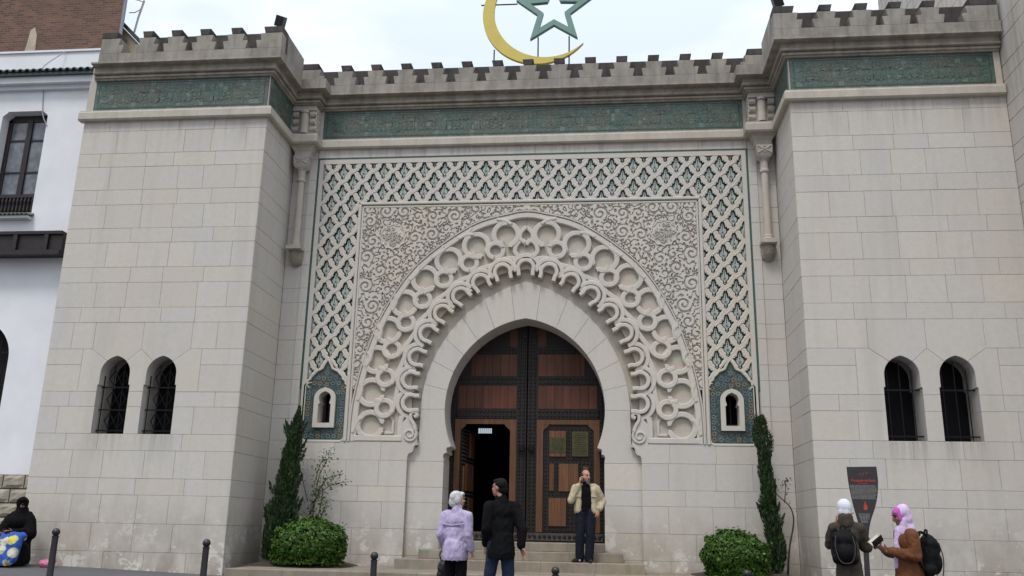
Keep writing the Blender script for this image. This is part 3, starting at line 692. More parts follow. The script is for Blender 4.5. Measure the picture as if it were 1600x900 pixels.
bk.obj('panel_backing', BACKG, PORTAL)
# frame mouldings between the lattice and the arch field
fr = MB()
for sg in (-1, 1):
    fr.ribbon([(sg*3.855, 2.87), (sg*3.855, 8.29)], .07, -.03, .25, False, .015); fr.ribbon([(sg*3.785, 2.87), (sg*3.785, 8.22)], .05, -.012, .25, False, .012)
fr.ribbon([(-3.855, 8.295), (3.855, 8.295)], .07, -.03, .25, False, .015); fr.ribbon([(-3.785, 8.215), (3.785, 8.215)], .05, -.012, .25, False, .012)
fr.obj('frame_moulding', CARVE, PORTAL)

# ------------------------------------------------------------------ niches with tile surround
def niche_tile_mesh(col):
    m = MB(); r = .058
    m.add([(r*math.cos(PI*k/8+PI/8*0)*(1 if k % 2 == 0 else .62), -.004, r*math.sin(PI*k/8)*(1 if k % 2 == 0 else .62)) for k in range(16)], [tuple(range(16))], 0)
    m.add([(r*.36*math.cos(PI*k/4), -.007, r*.36*math.sin(PI*k/4)) for k in range(8)], [tuple(range(8))], 1)
    return m.mesh('star_tile', [col, FM[0]])
NT = [niche_tile_mesh(plain('tile_pale_blue', (.15, .20, .20), .35, 0, var=.3)), niche_tile_mesh(plain('tile_ochre', (.23, .175, .12), .35, 0, var=.3)), niche_tile_mesh(plain('tile_blue', (.11, .15, .19), .35, 0, var=.3))]
def mosaic():
    m, t, N, L, B = new_mat('small_mosaic'); B.inputs['Roughness'].default_value = .4
    p = posn(N, L, (1, 1, 1)); v = N.new('ShaderNodeTexVoronoi'); v.inputs['Scale'].default_value = 42; L.new(p, v.inputs[0])
    c = mixc(N, L, ramp(N, L, v.outputs['Distance'], .25, .5), (.17, .18, .155), (.016, .042, .038)); c = mixc(N, L, .14, c, v.outputs['Color'], 'OVERLAY')
    L.new(c, B.inputs['Base Color']); return m
MOSA = mosaic(); TEAL = plain('tile_teal_edge', (.025, .075, .065), .35, 0, var=.3)
OUTL = [(4.355, 2.895), (4.74, 2.895), (4.79, 2.92), (4.825-.02, 2.97), (4.805, 4.06), (4.765, 4.10), (4.755, 4.16), (4.70, 4.20), (4.68, 4.27), (4.63, 4.31), (4.58, 4.37), (4.49, 4.41), (4.45, 4.43), (4.42, 4.50), (4.355, 4.60)]
OUTL2 = OUTL+[(2*4.355-x, z) for x, z in OUTL[-2:0:-1]]
OPN = [(4.215, 3.255), (4.495, 3.255), (4.495, 3.66), (4.47, 3.675), (4.465, 3.69)]+arc((4.355, 3.80), .135, -.25, PI/2-.2, 7)+[(4.355, 3.95)]
OPN = OPN+[(2*4.355-x, z) for x, z in OPN[-2:1:-1]]
FRM = [(4.115, 3.155), (4.595, 3.155)]+[(4.595, 3.72)]+arc((4.355, 3.78), .24, 0, PI/2-.15, 8)+[(4.355, 4.035)]
FRM = FRM+[(2*4.355-x, z) for x, z in FRM[-2:1:-1]]
def halves(outer, inner, c=4.355):
    "ring between two outlines, as two half polygons split on the vertical through c"
    def chain(P, s):
        q = [p for p in P if (p[0]-c)*s > 1e-6]; zs = [p for p in P if abs(p[0]-c) <= 1e-6]
        return q
    out = []
    for s in (1, -1):
        o = sorted_chain(outer, c, s); i = sorted_chain(inner, c, s)
        out.append(o+i[::-1])
    return out
def sorted_chain(P, c, s):
    "bottom centre -> round the side s -> top centre"
    q = [p for p in P if (p[0]-c)*s > 1e-6]
    if s < 0: q = q[::-1]
    # rotate so that it starts at the lowest point nearest the centre
    k = min(range(len(q)), key=lambda i: (round(q[i][1], 3), abs(q[i][0]-c))); q = q[k:]+q[:k]
    zb = min(p[1] for p in P); zt = max(p[1] for p in P)
    if q[1][1] > 1e9: pass
    if abs(q[-1][1]-zb) < 1e-3 and len(q) > 2 and abs(q[1][1]-zb) > 1e-3 and False: q = q[::-1]
    return [(c, zb)]+q+[(c, zt)]
def niche(sg):
    S = lambda P: [(sg*x, z) for x, z in P]
    n = MB()
    for poly in halves(OUTL2, FRM): n.prism(S(poly), .028, .046)
    surr = n.obj('tile_surround', MOSA, MOSQ)
    e = MB(); e.ribbon(S(inset(OUTL2, .012)), .022, .02, .04, True, .004); e.obj('tile_edge', TEAL, surr)
    e = MB(); e.ribbon(S(inset(FRM, -.012)), .022, .02, .04, True, .004); e.obj('tile_edge', TEAL, surr)
    pts = []
    for z in [2.975+.118*i for i in range(10)]:
        for x in (4.755-.015, 3.97): pts.append((x, z))
    for z in (2.975,): pts += [(x, z) for x in (4.60, 4.47, 4.355-.115, 4.11)]
    pts += [(4.63, 3.93), (4.08, 3.93), (4.63, 4.13), (4.08, 4.13), (4.50, 4.12), (4.21, 4.12), (4.42, 4.23), (4.29, 4.23), (4.55, 4.25), (4.16, 4.25), (4.355, 4.36), (4.66, 3.81+.22), (4.05, 4.03), (4.355, 4.10)]
    for i, (x, z) in enumerate(pts):
        if any(math.hypot(x-a, z-b_) < .09 for a, b_ in pts[:i]): continue
        o = link('star_tile', NT[(i*7+i//3) % 3], surr); o.location = (sg*x, .024, z)
    bd = MB(); bd.ribbon(S([p for p in inset(OUTL2, -.03)]), .055, -.012, .06, True, .012); bd.obj('cusped_border', CARVE, surr)
    fm = MB()
    for poly in halves(FRM, OPN): fm.prism(S(poly), -.035, .32, 0)
    fw_ = fm.obj('niche_frame', CARVE, MOSQ)
    d = MB(); d.box(min(sg*4.16, sg*4.56), max(sg*4.16, sg*4.56), .70, .74, 3.2, 4.02); d.obj('pane', DARK, fw_)
    d = MB(); d.box(min(sg*4.20, sg*4.51), max(sg*4.20, sg*4.51), .30, .33, 3.30, 3.325); d.box(sg*4.355-.012, sg*4.355+.012, .31, .33, 3.2, 4.0); d.obj('casement', IRON, fw_)
for sg in (-1, 1): niche(sg)

# ------------------------------------------------------------------ arch field: rim, rings, lobes
RIM = catmull([(3.60, 2.87), (3.595, 3.3), (3.545, 3.85), (3.37, 4.67), (3.0, 5.68), (2.33, 6.70), (1.2, 7.56), (.3, 7.84), (0, 7.885)], 8)
RIMF = RIM+mir(RIM)[1:]                       # right foot -> apex -> left foot
def offset(path, d):
    out = []
    for i, p in enumerate(path):
        a = path[max(i-1, 0)]; b_ = path[min(i+1, len(path)-1)]; dx, dz = b_[0]-a[0], b_[1]-a[1]; l = math.hypot(dx, dz); out.append((p[0]+dz/l*d, p[1]-dx/l*d))
    return out
BIG = [(3.32, 3.22), (3.335, 3.925), (3.266, 4.646), (3.045, 5.307), (2.702, 5.919), (2.264, 6.478), (1.743, 6.906), (1.128, 7.25), (.461, 7.50)]
SML = [(3.03, 3.58), (3.04, 4.25), (2.934, 4.875), (2.65, 5.48), (2.30, 6.0), (1.84, 6.474), (1.276, 6.84), (.69, 7.125)]
LOB = [(2.45, 3.70), (2.47, 4.194), (2.353, 4.70), (2.135, 5.23), (1.83, 5.68), (1.437, 6.075), (1.0, 6.378), (.515, 6.615), (0, 6.715)]
lobe_curve = catmull([(2.40, 2.87), (2.43, 3.3)]+LOB, 5)
vo = [vout(a) for a in [PI/2*i/30 for i in range(31)]]
vo = [(2.252, 2.87), (2.255, 3.3)]+vo
g1, g2 = MB(), MB()
for s in (1, -1):
    S = lambda P: [(s*x, z) for x, z in P]
    g1.prism(S(offset(RIM, .03)+lobe_curve[::-1]), .085, .28); g2.prism(S(lobe_curve+vo[::-1]), .20, .29)
g1.obj('arch_ground', BACKG, MOSQ); g2.obj('lobe_ground', BACKG, MOSQ)
ARCH = MB(); ARCH.ribbon(offset(RIMF, .075), .13, -.012, .27, False, .016); ARCH = ARCH.obj('arch_rim', CARVE, MOSQ)
q = MB(); q.ribbon(offset(RIMF, .165), .035, -.03, .27, False, .01); q.obj('arch_bead', CARVE, ARCH)
for s in (1, -1):
    q = MB()
    q.ribbon([(s*3.67, 2.935), (s*2.62, 2.935)], .125, -.0175, .27, False, .016)
    q.ribbon([(s*2.66, 2.90), (s*2.66, 3.30), (s*2.63, 3.42)], .115, -.006, .27, False, .014)
    q.ribbon([(s*3.0, 3.06), (s*2.83, 3.06), (s*2.83, 3.32), (s*2.89, 3.40)], .06, .05, .27, False, .01)
    q.obj('foot_band', CARVE, ARCH)
WB = .128; EYE = DARK
def ang(a, b_): return math.atan2(b_[1]-a[1], b_[0]-a[0])
def piece(name, paths):
    m = MB()
    for p, wd, yf, yb in paths: m.ribbon(p, wd, yf if not isinstance(yf, list) else 0, yb, False, .014, 0, yf if isinstance(yf, list) else None)
    m.obj(name, CARVE, ARCH)
def lerp_(a, b_, n): return [a+(b_-a)*i/(n-1) for i in range(n)]
for s in (1, -1):
    S = lambda P: [(s*x, z) for x, z in P]
    for k, c0 in enumerate(BIG):
        # big ring: an over-arc springing from the rim and an under-arc closing it, open at a notch towards the arch
        out = min(RIM, key=lambda p: math.hypot(p[0]-c0[0], p[1]-c0[1])); ao = ang(c0, out)
        rm = .272; g0, g1 = ao+PI+.36, ao+3*PI-.36
        full = arc(c0, rm, g0, g1, 34)
        fl = lambda p, q, r_: (p[0]+(p[0]-q[0])*.5+math.cos(r_)*.035, p[1]+(p[1]-q[1])*.5+math.sin(r_)*.035)
        full = [fl(full[0], full[1], g0)]+full+[fl(full[-1], full[-2], g1)]
        n_ = len(full); piece('ring', [(S(full[:n_//2+2]), .115, lerp_(-.004, -.024, n_//2+2), .2), (S(full[n_//2-1:]), .115, lerp_(.006, -.0105, n_-n_//2+1), .2)])
        # the two bands cross where they leave the rim
        tx, tz = -math.sin(ao), math.cos(ao); e0 = (out[0]+.05*math.cos(ao), out[1]+.05*math.sin(ao))
        for q_ in (1, -1):
            piece('crossing', [(S(catmull([(c0[0]+rm*math.cos(ao+.5*q_), c0[1]+rm*math.sin(ao+.5*q_)), (e0[0]-.02*math.cos(ao), e0[1]-.02*math.sin(ao)), (e0[0]-tx*.19*q_+.03*math.cos(ao), e0[1]-tz*.19*q_+.03*math.sin(ao))], 5)), .075, -.0265-.0035*q_, .1)])
    for k, c0 in enumerate(SML):
        lo = LOB[k]; hi = LOB[k+1]; al = ang(c0, ((lo[0]+hi[0])/2, (lo[1]+hi[1])/2))
        bigc = BIG[k]; ab = ang(c0, bigc)
        ring = arc(c0, .178, al+.5, al+.5+2*PI*.93, 26)
        # tail that leaves the ring and runs into the crown of the lower lobe
        lv = min(vo, key=lambda p: math.hypot(p[0]-hi[0], p[1]-hi[1])) if k < 7 else (0, 6.435); oh = ang(lv, hi)+.42
        jn = (hi[0]+.295*math.cos(oh), hi[1]+.295*math.sin(oh)); P_ = lambda r_, a_: (c0[0]+r_*math.cos(a_), c0[1]+r_*math.sin(a_))
        tl = catmull([P_(.178, al+1.3), P_(.185, al+.7), ((P_(.24, al+.25)[0]*1.2+jn[0]*.8)/2, (P_(.24, al+.25)[1]*1.2+jn[1]*.8)/2), jn], 6)
        fe = P_(.178, al-1.5); fe2 = (fe[0]+.13*math.cos(al-1.5-.9), fe[1]+.13*math.sin(al-1.5-.9))
        piece('small_ring', [(S(arc(c0, .172, al+.95, al-1.7+2*PI, 22)), .105, lerp_(-.0305, -.012, 23), .2), (S(arc(c0, .172, al-1.75, al+1.0, 12)), .105, .0045, .2), (S(tl), .105, .0115, .2), (S([P_(.172, al-1.3), fe, fe2]), .09, -.0155, .2)])
    for k, c0 in enumerate(LOB):
        if k == 8 and s < 0: continue
        cv = min(vo, key=lambda p: math.hypot(p[0]-c0[0], p[1]-c0[1])) if k < 8 else (0, 6.435)
        ai = ang(c0, cv) if k < 8 else -PI/2
        def horse(r, leg, spread=.42):
            a_ = arc(c0, r, ai+PI-2.05, ai+PI+2.05, 20)
            d = (math.cos(ai), math.sin(ai))
            p0 = (a_[0][0]+d[0]*leg, a_[0][1]+d[1]*leg); p1 = (a_[-1][0]+d[0]*leg, a_[-1][1]+d[1]*leg)
            return [p0]+a_+[p1]
        piece('lobe', [(S(horse(.175, .10)), .085, -.045-.004*(k % 2), .21), (S(arc(c0, .295, ai+PI-1.75, ai+PI+1.75, 18)), .095, .001-.007*(k % 2), .21)])
# heart-shaped knot on the axis
kn = [(-.23, 6.99), (-.21, 7.12), (-.16, 7.24), (-.06, 7.38), (0, 7.58)]
for s in (1, -1):
    piece('crown_knot', [([(s*x, z) for x, z in catmull([(.16, 6.98), (.25, 7.10), (.22, 7.26), (.10, 7.36), (-.0, 7.27)], 6)], .10, -.004*s, .2),
                         ([(s*x, z) for x, z in catmull([(.03, 7.30), (.13, 7.40), (.12, 7.54), (0.0, 7.68)], 6)], .085, -.008+.006*s, .2)])
# volutes at the feet
for s in (1, -1):
    v = MB(); sp_ = []
    for i in range(40):
        a = i/39*PI*3.4; r = .155*(1-i/48); sp_.append((2.44+r*math.cos(a+2.4), 3.02+r*math.sin(a+2.4)))
    v.ribbon([(s*x, z) for x, z in sp_], .042, -.03, .25, False, .008)
    v.ribbon([(s*x, z) for x, z in catmull([(2.32, 3.12), (2.36, 3.24), (2.43, 3.36), (2.42, 3.48), (2.33, 3.50), (2.30, 3.43), (2.36, 3.40)], 6)], .07, -.035, .25, False, .012)
    v.prism([(s*x, z) for x, z in ((2.28, 2.87), (2.61, 2.87), (2.61, 3.28), (2.50, 3.40), (2.40, 3.33), (2.30, 3.15))], .0, .25)
    v.obj('volute', CARVE, MOSQ)

# ------------------------------------------------------------------ arabesque spandrels: a carved relief
def arabesque():
    H = .0125; x = np.arange(0, 3.765, H); z = np.arange(4.0, 8.195, H); Xg, Zg = np.meshgrid(x, z)
    rim = np.array(offset(RIM, .185)); order = np.argsort(rim[:, 1])
    xr = np.interp(Zg, rim[order, 1], rim[order, 0]); inside = (Xg > xr+0) | (Zg > rim[:, 1].max())
    r = np.random.RandomState(4); cs = []
    for R0, most in ((.21, 7), (.17, 9), (.13, 14), (.105, 40), (.085, 200), (.065, 400)):
        got = 0
        for _ in range(1600):
            if got >= most: break
            cx, cz = r.uniform(.02, 3.74), r.uniform(4.1, 8.17)
            if cz < 7.9 and cx < np.interp(cz, rim[order, 1], rim[order, 0])+R0*.8: continue
            if math.hypot(cx-3.045, cz-7.48) < .31+R0*.9: continue
            if all(math.hypot(cx-a, cz-b_) > (R0+c_)*1.0 for a, b_, c_ in cs): cs.append((cx, cz, R0)); got += 1
    h = np.zeros_like(Xg); used = np.zeros_like(Xg)
    for i, (cx, cz, R0) in enumerate(cs):
        dx, dz = Xg-cx, Zg-cz; rr_ = np.hypot(dx, dz); th = np.arctan2(dz, dx)*(1 if i % 2 else -1)+i
        m = rr_ < R0
        if R0 > .12:
            ph = rr_/(.105)-th/(2*PI); f_ = np.abs((ph % 1)-.5)*2
            v = np.clip((.82-f_)*4.5, 0, 1); v = np.where(rr_ < .028, 1, v)
            # leaf cut round the edge
            v = np.where((rr_ > R0*.84), np.clip((np.cos(th*7)+.6)*3, 0, 1), v)
        else:
            v = np.clip((np.cos(th*(3+i % 3))*.5+.75-rr_/R0*.6)*4-.6, 0, 1); v = np.where(rr_ < R0*.25, .1, v)
        h = np.where(m, v, h); used = np.where(m, 1, used)
    n1 = np.array([mnoise.noise(Vector((a*10, b_*10, 3.3))) for a, b_ in zip(Xg.ravel(), Zg.ravel())]).reshape(Xg.shape)
    fill = np.clip((np.abs(n1)-.045)*22, 0, 1)
    h = np.where(used > 0, h, fill)
    med = np.hypot(Xg-3.045, (Zg-7.48)/1.0) < .30
    h = np.where(med, .1, h)
    for s in (1, -1):
        idx = -np.ones(Xg.shape, int); vs = []; k = 0
        ok = inside
        ys = .03-.046*h
        ii = np.argwhere(ok)
        idx[ok] = np.arange(len(ii)); vs = np.c_[s*Xg[ok], ys[ok], Zg[ok]]
        a = idx[:-1, :-1]; b_ = idx[:-1, 1:]; c_ = idx[1:, 1:]; d = idx[1:, :-1]
        good = (a >= 0) & (b_ >= 0) & (c_ >= 0) & (d >= 0)
        fs = np.c_[a[good], b_[good], c_[good], d[good]]
        if s < 0: fs = fs[:, ::-1]
        me = bpy.data.meshes.new('arabesque'); me.from_pydata(vs.tolist(), [], fs.tolist()); me.materials.append(CARVE)
        link('arabesque_panel', me, MOSQ)
        # medallion: lobed disc covered in tangled strokes
        md = MB(); cx, cz = s*3.045, 7.48
        out = [(cx+(.305+.016*math.cos(12*t_))*math.cos(t_), cz+(.305+.016*math.cos(12*t_))*math.sin(t_)) for t_ in [2*PI*i/72 for i in range(72)]]
        md.prism(out, -.02, .06, 0, .01); md.ribbon(inset(out, .02), .03, -.034, .0, True, .006)
        r2 = random.Random(9)
        for j in range(46):
            a0 = r2.uniform(0, 6.28); rr2 = .225*math.sqrt(r2.random()); px, pz = cx+s*rr2*math.cos(a0), cz+rr2*math.sin(a0)
            md.ribbon(arc((px, pz), r2.uniform(.02, .055), r2.uniform(0, 6), r2.uniform(0, 6)+2.4, 5), .017, -.046, -.018, False, .003)
        md.obj('medallion', CARVE, MOSQ)

arabesque()
# ------------------------------------------------------------------ door leaves
DY = .84
def wood(name, c1, c2, dirt=.3):
    m, t, N, L, B = new_mat(name); B.inputs['Roughness'].default_value = .55; B.inputs['Specular IOR Level'].default_value = .35
    oi = N.new('ShaderNodeObjectInfo')
    p = posn(N, L, (22, 22, .9)); n = noise_node(N, L, 1, 6, .65, p, .6)
    c = mixc(N, L, ramp(N, L, n, .3, .7), c1, c2)
    v = mathn(N, L, 'MULTIPLY_ADD', oi.outputs['Random'], .5, .72); c = mixc(N, L, 1.0, c, comb(N, L, v), 'MULTIPLY')
    c = mixc(N, L, mathn(N, L, 'MULTIPLY', ramp(N, L, noise_node(N, L, 2.4, 5, .65, posn(N, L)), .4, .7), dirt), c, (.03, .018, .012))
    L.new(c, B.inputs['Base Color']); bump(N, L, B, n, .3, .006); return m
PLANK = wood('plank_wood', (.066, .020, .010), (.140, .044, .020)); WFRAME = wood('worn_frame_wood', (.090, .036, .015), (.21, .092, .042), .25)
BANDM = plain('studded_band', (.017, .012, .010), .55, .2, var=.3); STUD = plain('iron_stud', (.040, .034, .031), .38, .6, var=.3)
BRASS = plain('tarnished_brass', (.075, .072, .030), .5, .5, var=.3); STRIP = plain('zinc_strip', (.075, .070, .062), .55, .4, var=.3)
def studs(mb, x0, x1, z0, z1, nx, nz, y, r=.033):
    for i in range(nx):
        for j in range(nz):
            x = x0+(x1-x0)*(i+.5)/nx; z = z0+(z1-z0)*(j+.5)/nz
            mb.add([(x+r*math.cos(PI*k/3), y, z+r*math.sin(PI*k/3)) for k in range(6)]+[(x+r*.55*math.cos(PI*k/3), y-r*.75, z+r*.55*math.sin(PI*k/3)) for k in range(6)],
                   [(k, (k+1) % 6, 6+(k+1) % 6, 6+k) for k in range(6)]+[tuple(range(6, 12))])
def archx(z):   # half width of the opening at height z
    return math.sqrt(max(0, 2.011**2-(z-3.60)**2))-.291 if z > 2.9 else 1.70
def leaf(sg):
    S = lambda a, b_: (min(sg*a, sg*b_), max(sg*a, sg*b_))
    root = MB()
    top = [(x, z) for x, z in [(archx(z)+.06, z) for z in np.linspace(3.5, 5.55, 16)]]
    # backing board, with the wicket opening left free
    zs = list(np.linspace(3.47, 5.55, 14))
    poly = [(.012, 3.47), (1.78, 3.47)]+[(min(1.78, archx(z)+.08), z) for z in zs[1:]]+[(.012, 5.62)]
    root.prism([(sg*x, float(z)) for x, z in poly], DY+.03, DY+.10)
    root.box(*S(.012, .225), DY+.03, DY+.10, .86, 3.47); root.box(*S(1.64, 1.80), DY+.03, DY+.10, .86, 3.47); root.box(*S(.225, 1.64), DY+.03, DY+.10, .86, 1.05)
    lf = root.obj('door_leaf', BANDM, MOSQ)
    # plank panels between the bands
    for z0, z1 in ((3.70, 4.21), (4.43, 4.92), (5.09, 5.5)):
        n = 7
        for i in range(n):
            a, b_ = .235+(1.56-.235)*i/n, .235+(1.56-.235)*(i+1)/n-.006
            lim = min(archx(z1)+.05, archx(z0)+.05)
            if a > lim-.05: continue
            q = MB(); q.box(*S(a, min(b_, lim)), DY, DY+.035, z0, z1); q.obj('plank', PLANK, lf)
    st = MB(); y = DY+.005
    bd = MB()
    bd.box(*S(.02, .225), DY+.008, DY+.04, .9, 5.5)
    studs(st, *S(.025, .215), .95, 5.45, 2, 56, DY+.008)
    for z0, z1 in ((3.48, 3.70), (4.21, 4.43), (4.92, 5.09)):
        xe = min(1.60, archx(z1)+.02); bd.box(*S(.225, xe), DY+.008, DY+.04, z0, z1); studs(st, *S(.235, xe), z0+.01, z1-.01, int((xe-.235)/.082), 2, DY+.008)
    for z0, z1 in ((3.75, 4.2), (2.95, 3.72), (.95, 2.95)):
        x0 = 1.585; bd.box(*S(x0, 1.72 if z0 < 2.9 else 1.66), DY+.008, DY+.04, z0, z1); studs(st, *S(x0+.005, x0+.09), z0, z1, 1, int((z1-z0)/.085), DY+.008)
    bd.obj('stud_band', BANDM, lf)
    # wicket surround
    fr_ = MB(); w0, w1, wz = (.365, 1.475, 3.355)
    fr_.box(*S(.225, w0), DY-.01, DY+.06, 1.06, 3.46); fr_.box(*S(w1, 1.60), DY-.01, DY+.06, 1.06, 3.46); fr_.box(*S(w0, w1), DY-.01, DY+.06, wz, 3.46)
    for x, d in ((w0, 1), (w1, -1)): fr_.prism([(sg*(x-.001*d), wz+.001), (sg*(x+.13*d), wz+.001), (sg*(x+.10*d), wz-.05), (sg*(x+.04*d), wz-.10), (sg*(x-.001*d), wz-.14)], DY-.008, DY+.055)
    fr_.obj('wicket_frame', WFRAME, lf)
    z_ = MB(); z_.box(*S(.03, 1.66), DY-.006, DY+.03, .885, 1.045); z_.obj('kick_strip', STRIP, lf)
    ks = MB(); studs(ks, *S(.04, 1.64), .90, 1.03, 15, 1, DY-.006, .04); stuff(ks.obj('kick_studs', STUD, lf))
    # the wicket itself: closed on the right, swung inwards on the left
    wk = MB(); wd = w1-w0
    f = (lambda x, y_, z: (x, y_, z)) if sg > 0 else None
    T = Matrix.Identity(4) if sg > 0 else Matrix.Translation((-w1, DY+.06, 0)) @ Matrix.Rotation(R(83), 4, 'Z') @ Matrix.Translation((w1, -DY-.06, 0))
    def put_(mb, name, mat, par): 
        o = mb.obj(name, mat, par)
        if par is lf: o.matrix_local = T
        return o
    a0, a1 = S(w0+.006, w1-.006)
    wk.box(a0, a1, DY+.03, DY+.075, 1.06, wz-.01); wkt = put_(wk, 'wicket_door', BANDM, lf)
    ws = MB(); yy = DY+.03
    for zz in np.arange(1.10, 3.30, .083): studs(ws, a0+.01, a1-.01, zz-.03, zz+.03, 13, 1, yy, .026)
    stuff(ws.obj('wicket_studs', STUD, wkt))
    for x0, x1, z0, z1 in ((.505, .87, 2.66, 3.216), (.51, .61, 1.925, 2.505), (.715, 1.14, 1.92, 2.506), (.50, .875, 1.19, 1.775), (1.24, 1.36, 1.3, 2.45)):
        if sg < 0: x0, x1 = -x1, -x0
        n = max(1, round((x1-x0)/.12))
        for i in range(n):
            q = MB(); q.box(x0+(x1-x0)*i/n, x0+(x1-x0)*(i+1)/n-.004, DY-.004, DY+.05, z0, z1); q.obj('wood_panel', WFRAME, wkt)
    if sg > 0:
        for x0, x1, z0, z1 in ((.507, .868, 2.744, 3.079), (1.004, 1.354, 2.666, 3.203)):
            pl = MB(); pl.box(x0, x1, DY-.014, DY+.03, z0, z1); plo = pl.obj('plaque', BRASS, wkt)
            ln = MB(); r = random.Random(2)
            z = z1-.05
            while z > z0+.04:
                x = x0+.05
                while x < x1-.06:
                    l = r.uniform(.015, .05); ln.box(x, min(x+l, x1-.05), DY-.0165, DY-.013, z, z+.014); x += l+.012
                z -= .04
            stuff(ln.obj('engraved_lines', BANDM, plo))
    stuff(st.obj('studs', STUD, lf))
    # ring knocker
    k = MB(); k.lathe([(.0, -.05), (.055, -.045), (.075, -.01), (.078, .0)], (0, 0, 0), 12); k.v = [(sg*.105+x, DY-.01+z, 2.82+y_) for x, y_, z in k.v]
    kn_ = k.obj('knocker', IRON, lf)
    k = MB(); k.tube([(sg*.105+.062*math.sin(a), DY-.055, 2.79-.062*math.cos(a)) for a in [2*PI*i/14 for i in range(15)]], .011, 6); k.obj('knocker_ring', IRON, kn_)
for sg in (-1, 1): leaf(sg)
# passage behind the door, open to the court at its far end through a barred light
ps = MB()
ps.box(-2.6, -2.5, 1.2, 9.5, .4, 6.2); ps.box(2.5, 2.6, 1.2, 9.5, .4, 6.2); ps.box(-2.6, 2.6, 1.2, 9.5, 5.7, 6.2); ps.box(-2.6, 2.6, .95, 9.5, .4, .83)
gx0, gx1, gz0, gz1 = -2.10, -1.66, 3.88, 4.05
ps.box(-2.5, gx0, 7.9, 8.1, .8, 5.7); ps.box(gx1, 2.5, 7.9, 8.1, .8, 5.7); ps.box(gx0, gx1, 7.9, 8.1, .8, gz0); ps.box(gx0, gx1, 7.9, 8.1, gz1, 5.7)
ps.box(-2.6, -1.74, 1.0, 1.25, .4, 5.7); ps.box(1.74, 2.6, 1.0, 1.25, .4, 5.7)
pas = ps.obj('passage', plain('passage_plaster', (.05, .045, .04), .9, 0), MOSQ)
gb = MB()
for i in range(8): gb.box(gx0+.02+i*.06-.008, gx0+.02+i*.06+.008, 7.86, 7.89, gz0, gz1)
gb.obj('grille', IRON, pas)

# ------------------------------------------------------------------ terrace and steps
STEPS = thing('entrance_steps', 'three worn stone steps climbing to the studded mosque door', 'steps', (0, 0, 0))
def slabrow(parent, name, x0, x1, y0, y1, z0, z1, n, mat=STEP, seed=1):
    r = random.Random(seed); xs = [x0]+sorted(x0+(x1-x0)*(i+r.uniform(-.2, .2))/n for i in range(1, n))+[x1]
    for a, b_ in zip(xs, xs[1:]):
        m = MB(); e = .012
        vs = [(x, y, z) for z in (z0, z1-e) for x, y in ((a+.002, y0), (b_-.002, y0), (b_-.002, y1), (a+.002, y1))]+[(x, y, z1+r.uniform(-.003, .002)) for x, y in ((a+.006, y0+e), (b_-.006, y0+e), (b_-.006, y1), (a+.006, y1))]
        m.add(vs, [(0, 3, 2, 1), (8, 9, 10, 11)]+[(k*4+i, k*4+(i+1) % 4, k*4+4+(i+1) % 4, k*4+4+i) for k in (0, 1) for i in range(4)])
        m.obj(name, mat, parent)
slabrow(STEPS, 'lower_step', -2.40, 2.46, -1.03, .10, .30, .51, 5, seed=3)
slabrow(STEPS, 'middle_step', -2.02, 2.06, -.58, .11, .515, .685, 4, seed=4)
slabrow(STEPS, 'upper_step', -1.70, 1.70, -.10, .95, .69, .855, 4, seed=5)
TERR = thing('stone_terrace', 'low stone terrace in front of the mosque portal between the towers', 'terrace')
slabrow(TERR, 'edge_slab', -5.15, 5.25, -2.62, -2.30, -.35, .325, 9, seed=7)
for j in range(3): slabrow(TERR, 'paving_slab', -5.15, 5.25, -2.295+j*.76, -2.295+(j+1)*.76-.004, .05, .32, 8, seed=10+j)
SOIL = plain('soil', (.05, .038, .028), .95, 0, var=.4, scale=20, bmp=.8)
def bed(x0, x1):
    m = MB(); nx, ny = 18, 10; r = random.Random(6); vs = []
    for j in range(ny+1):
        for i in range(nx+1):
            u, v = i/nx, j/ny; x = x0+(x1-x0)*u; y = -1.55+1.5*v
            k = min(1, u*5, (1-u)*5, v*6)*1.0
            vs.append((x, y, .30+.10*k*(.8+.3*r.random())))
    m.add(vs, [(j*(nx+1)+i, j*(nx+1)+i+1, (j+1)*(nx+1)+i+1, (j+1)*(nx+1)+i) for j in range(ny) for i in range(nx)])
    o = m.obj('planting_bed', SOIL, None, 60); return struct(o)
bed(-5.45, -3.25); bed(3.3, 5.45)
# ------------------------------------------------------------------ tall side wall on the right (faces the portal court)
SIDE = thing('stone_side_building', 'tall plain pale stone building rising past the right hand tower', 'building', (9.76, 0, 0))
b = MB(); b.box(.012, 4, -3.6, 5.0, -.8, 19); core = b.obj('wall', MORTAR, SIDE)
rs = random.Random(31)
SB = []
zz = [-.5, .54, 1.07, 1.61]; z = 1.61
while z < 19: z += .545; zz.append(z); z += .325; zz.append(z)
for i, (z0, z1) in enumerate(zip(zz, zz[1:])):
    xs = splits(-3.6, 5.0, .95, rs, .5*(i % 2)-.25)
    for a, c_ in zip(xs, xs[1:]):
        vis = (a < TY and z1 < 12.5) or (z0 > 10.6 and a > -2.2)
        p1 = [(a+.004, z0+.004), (c_-.004, z0+.004), (c_-.004, z1-.004), (a+.004, z1-.004)]; p0 = inset(p1, .006); n = 4
        vs = [(-.0-rs.uniform(0, .004), y, zq) for y, zq in p0]+[(.006, y, zq) for y, zq in p1]+[(.06, y, zq) for y, zq in p1]
        fs = [(0, 1, 2, 3)]+[(k*n+j, k*n+(j+1) % n, (k+1)*n+(j+1) % n, (k+1)*n+j) for k in (0, 1) for j in range(n)]
        SB.append((vis, vs, fs))
rest = MB()
for vis, vs, fs in SB:
    if vis: m = MB(); m.add(vs, fs); m.obj('stone', STONE, core)
    else: rest.add(vs, fs)
stuff(rest.obj('more_stones', STONE, core))

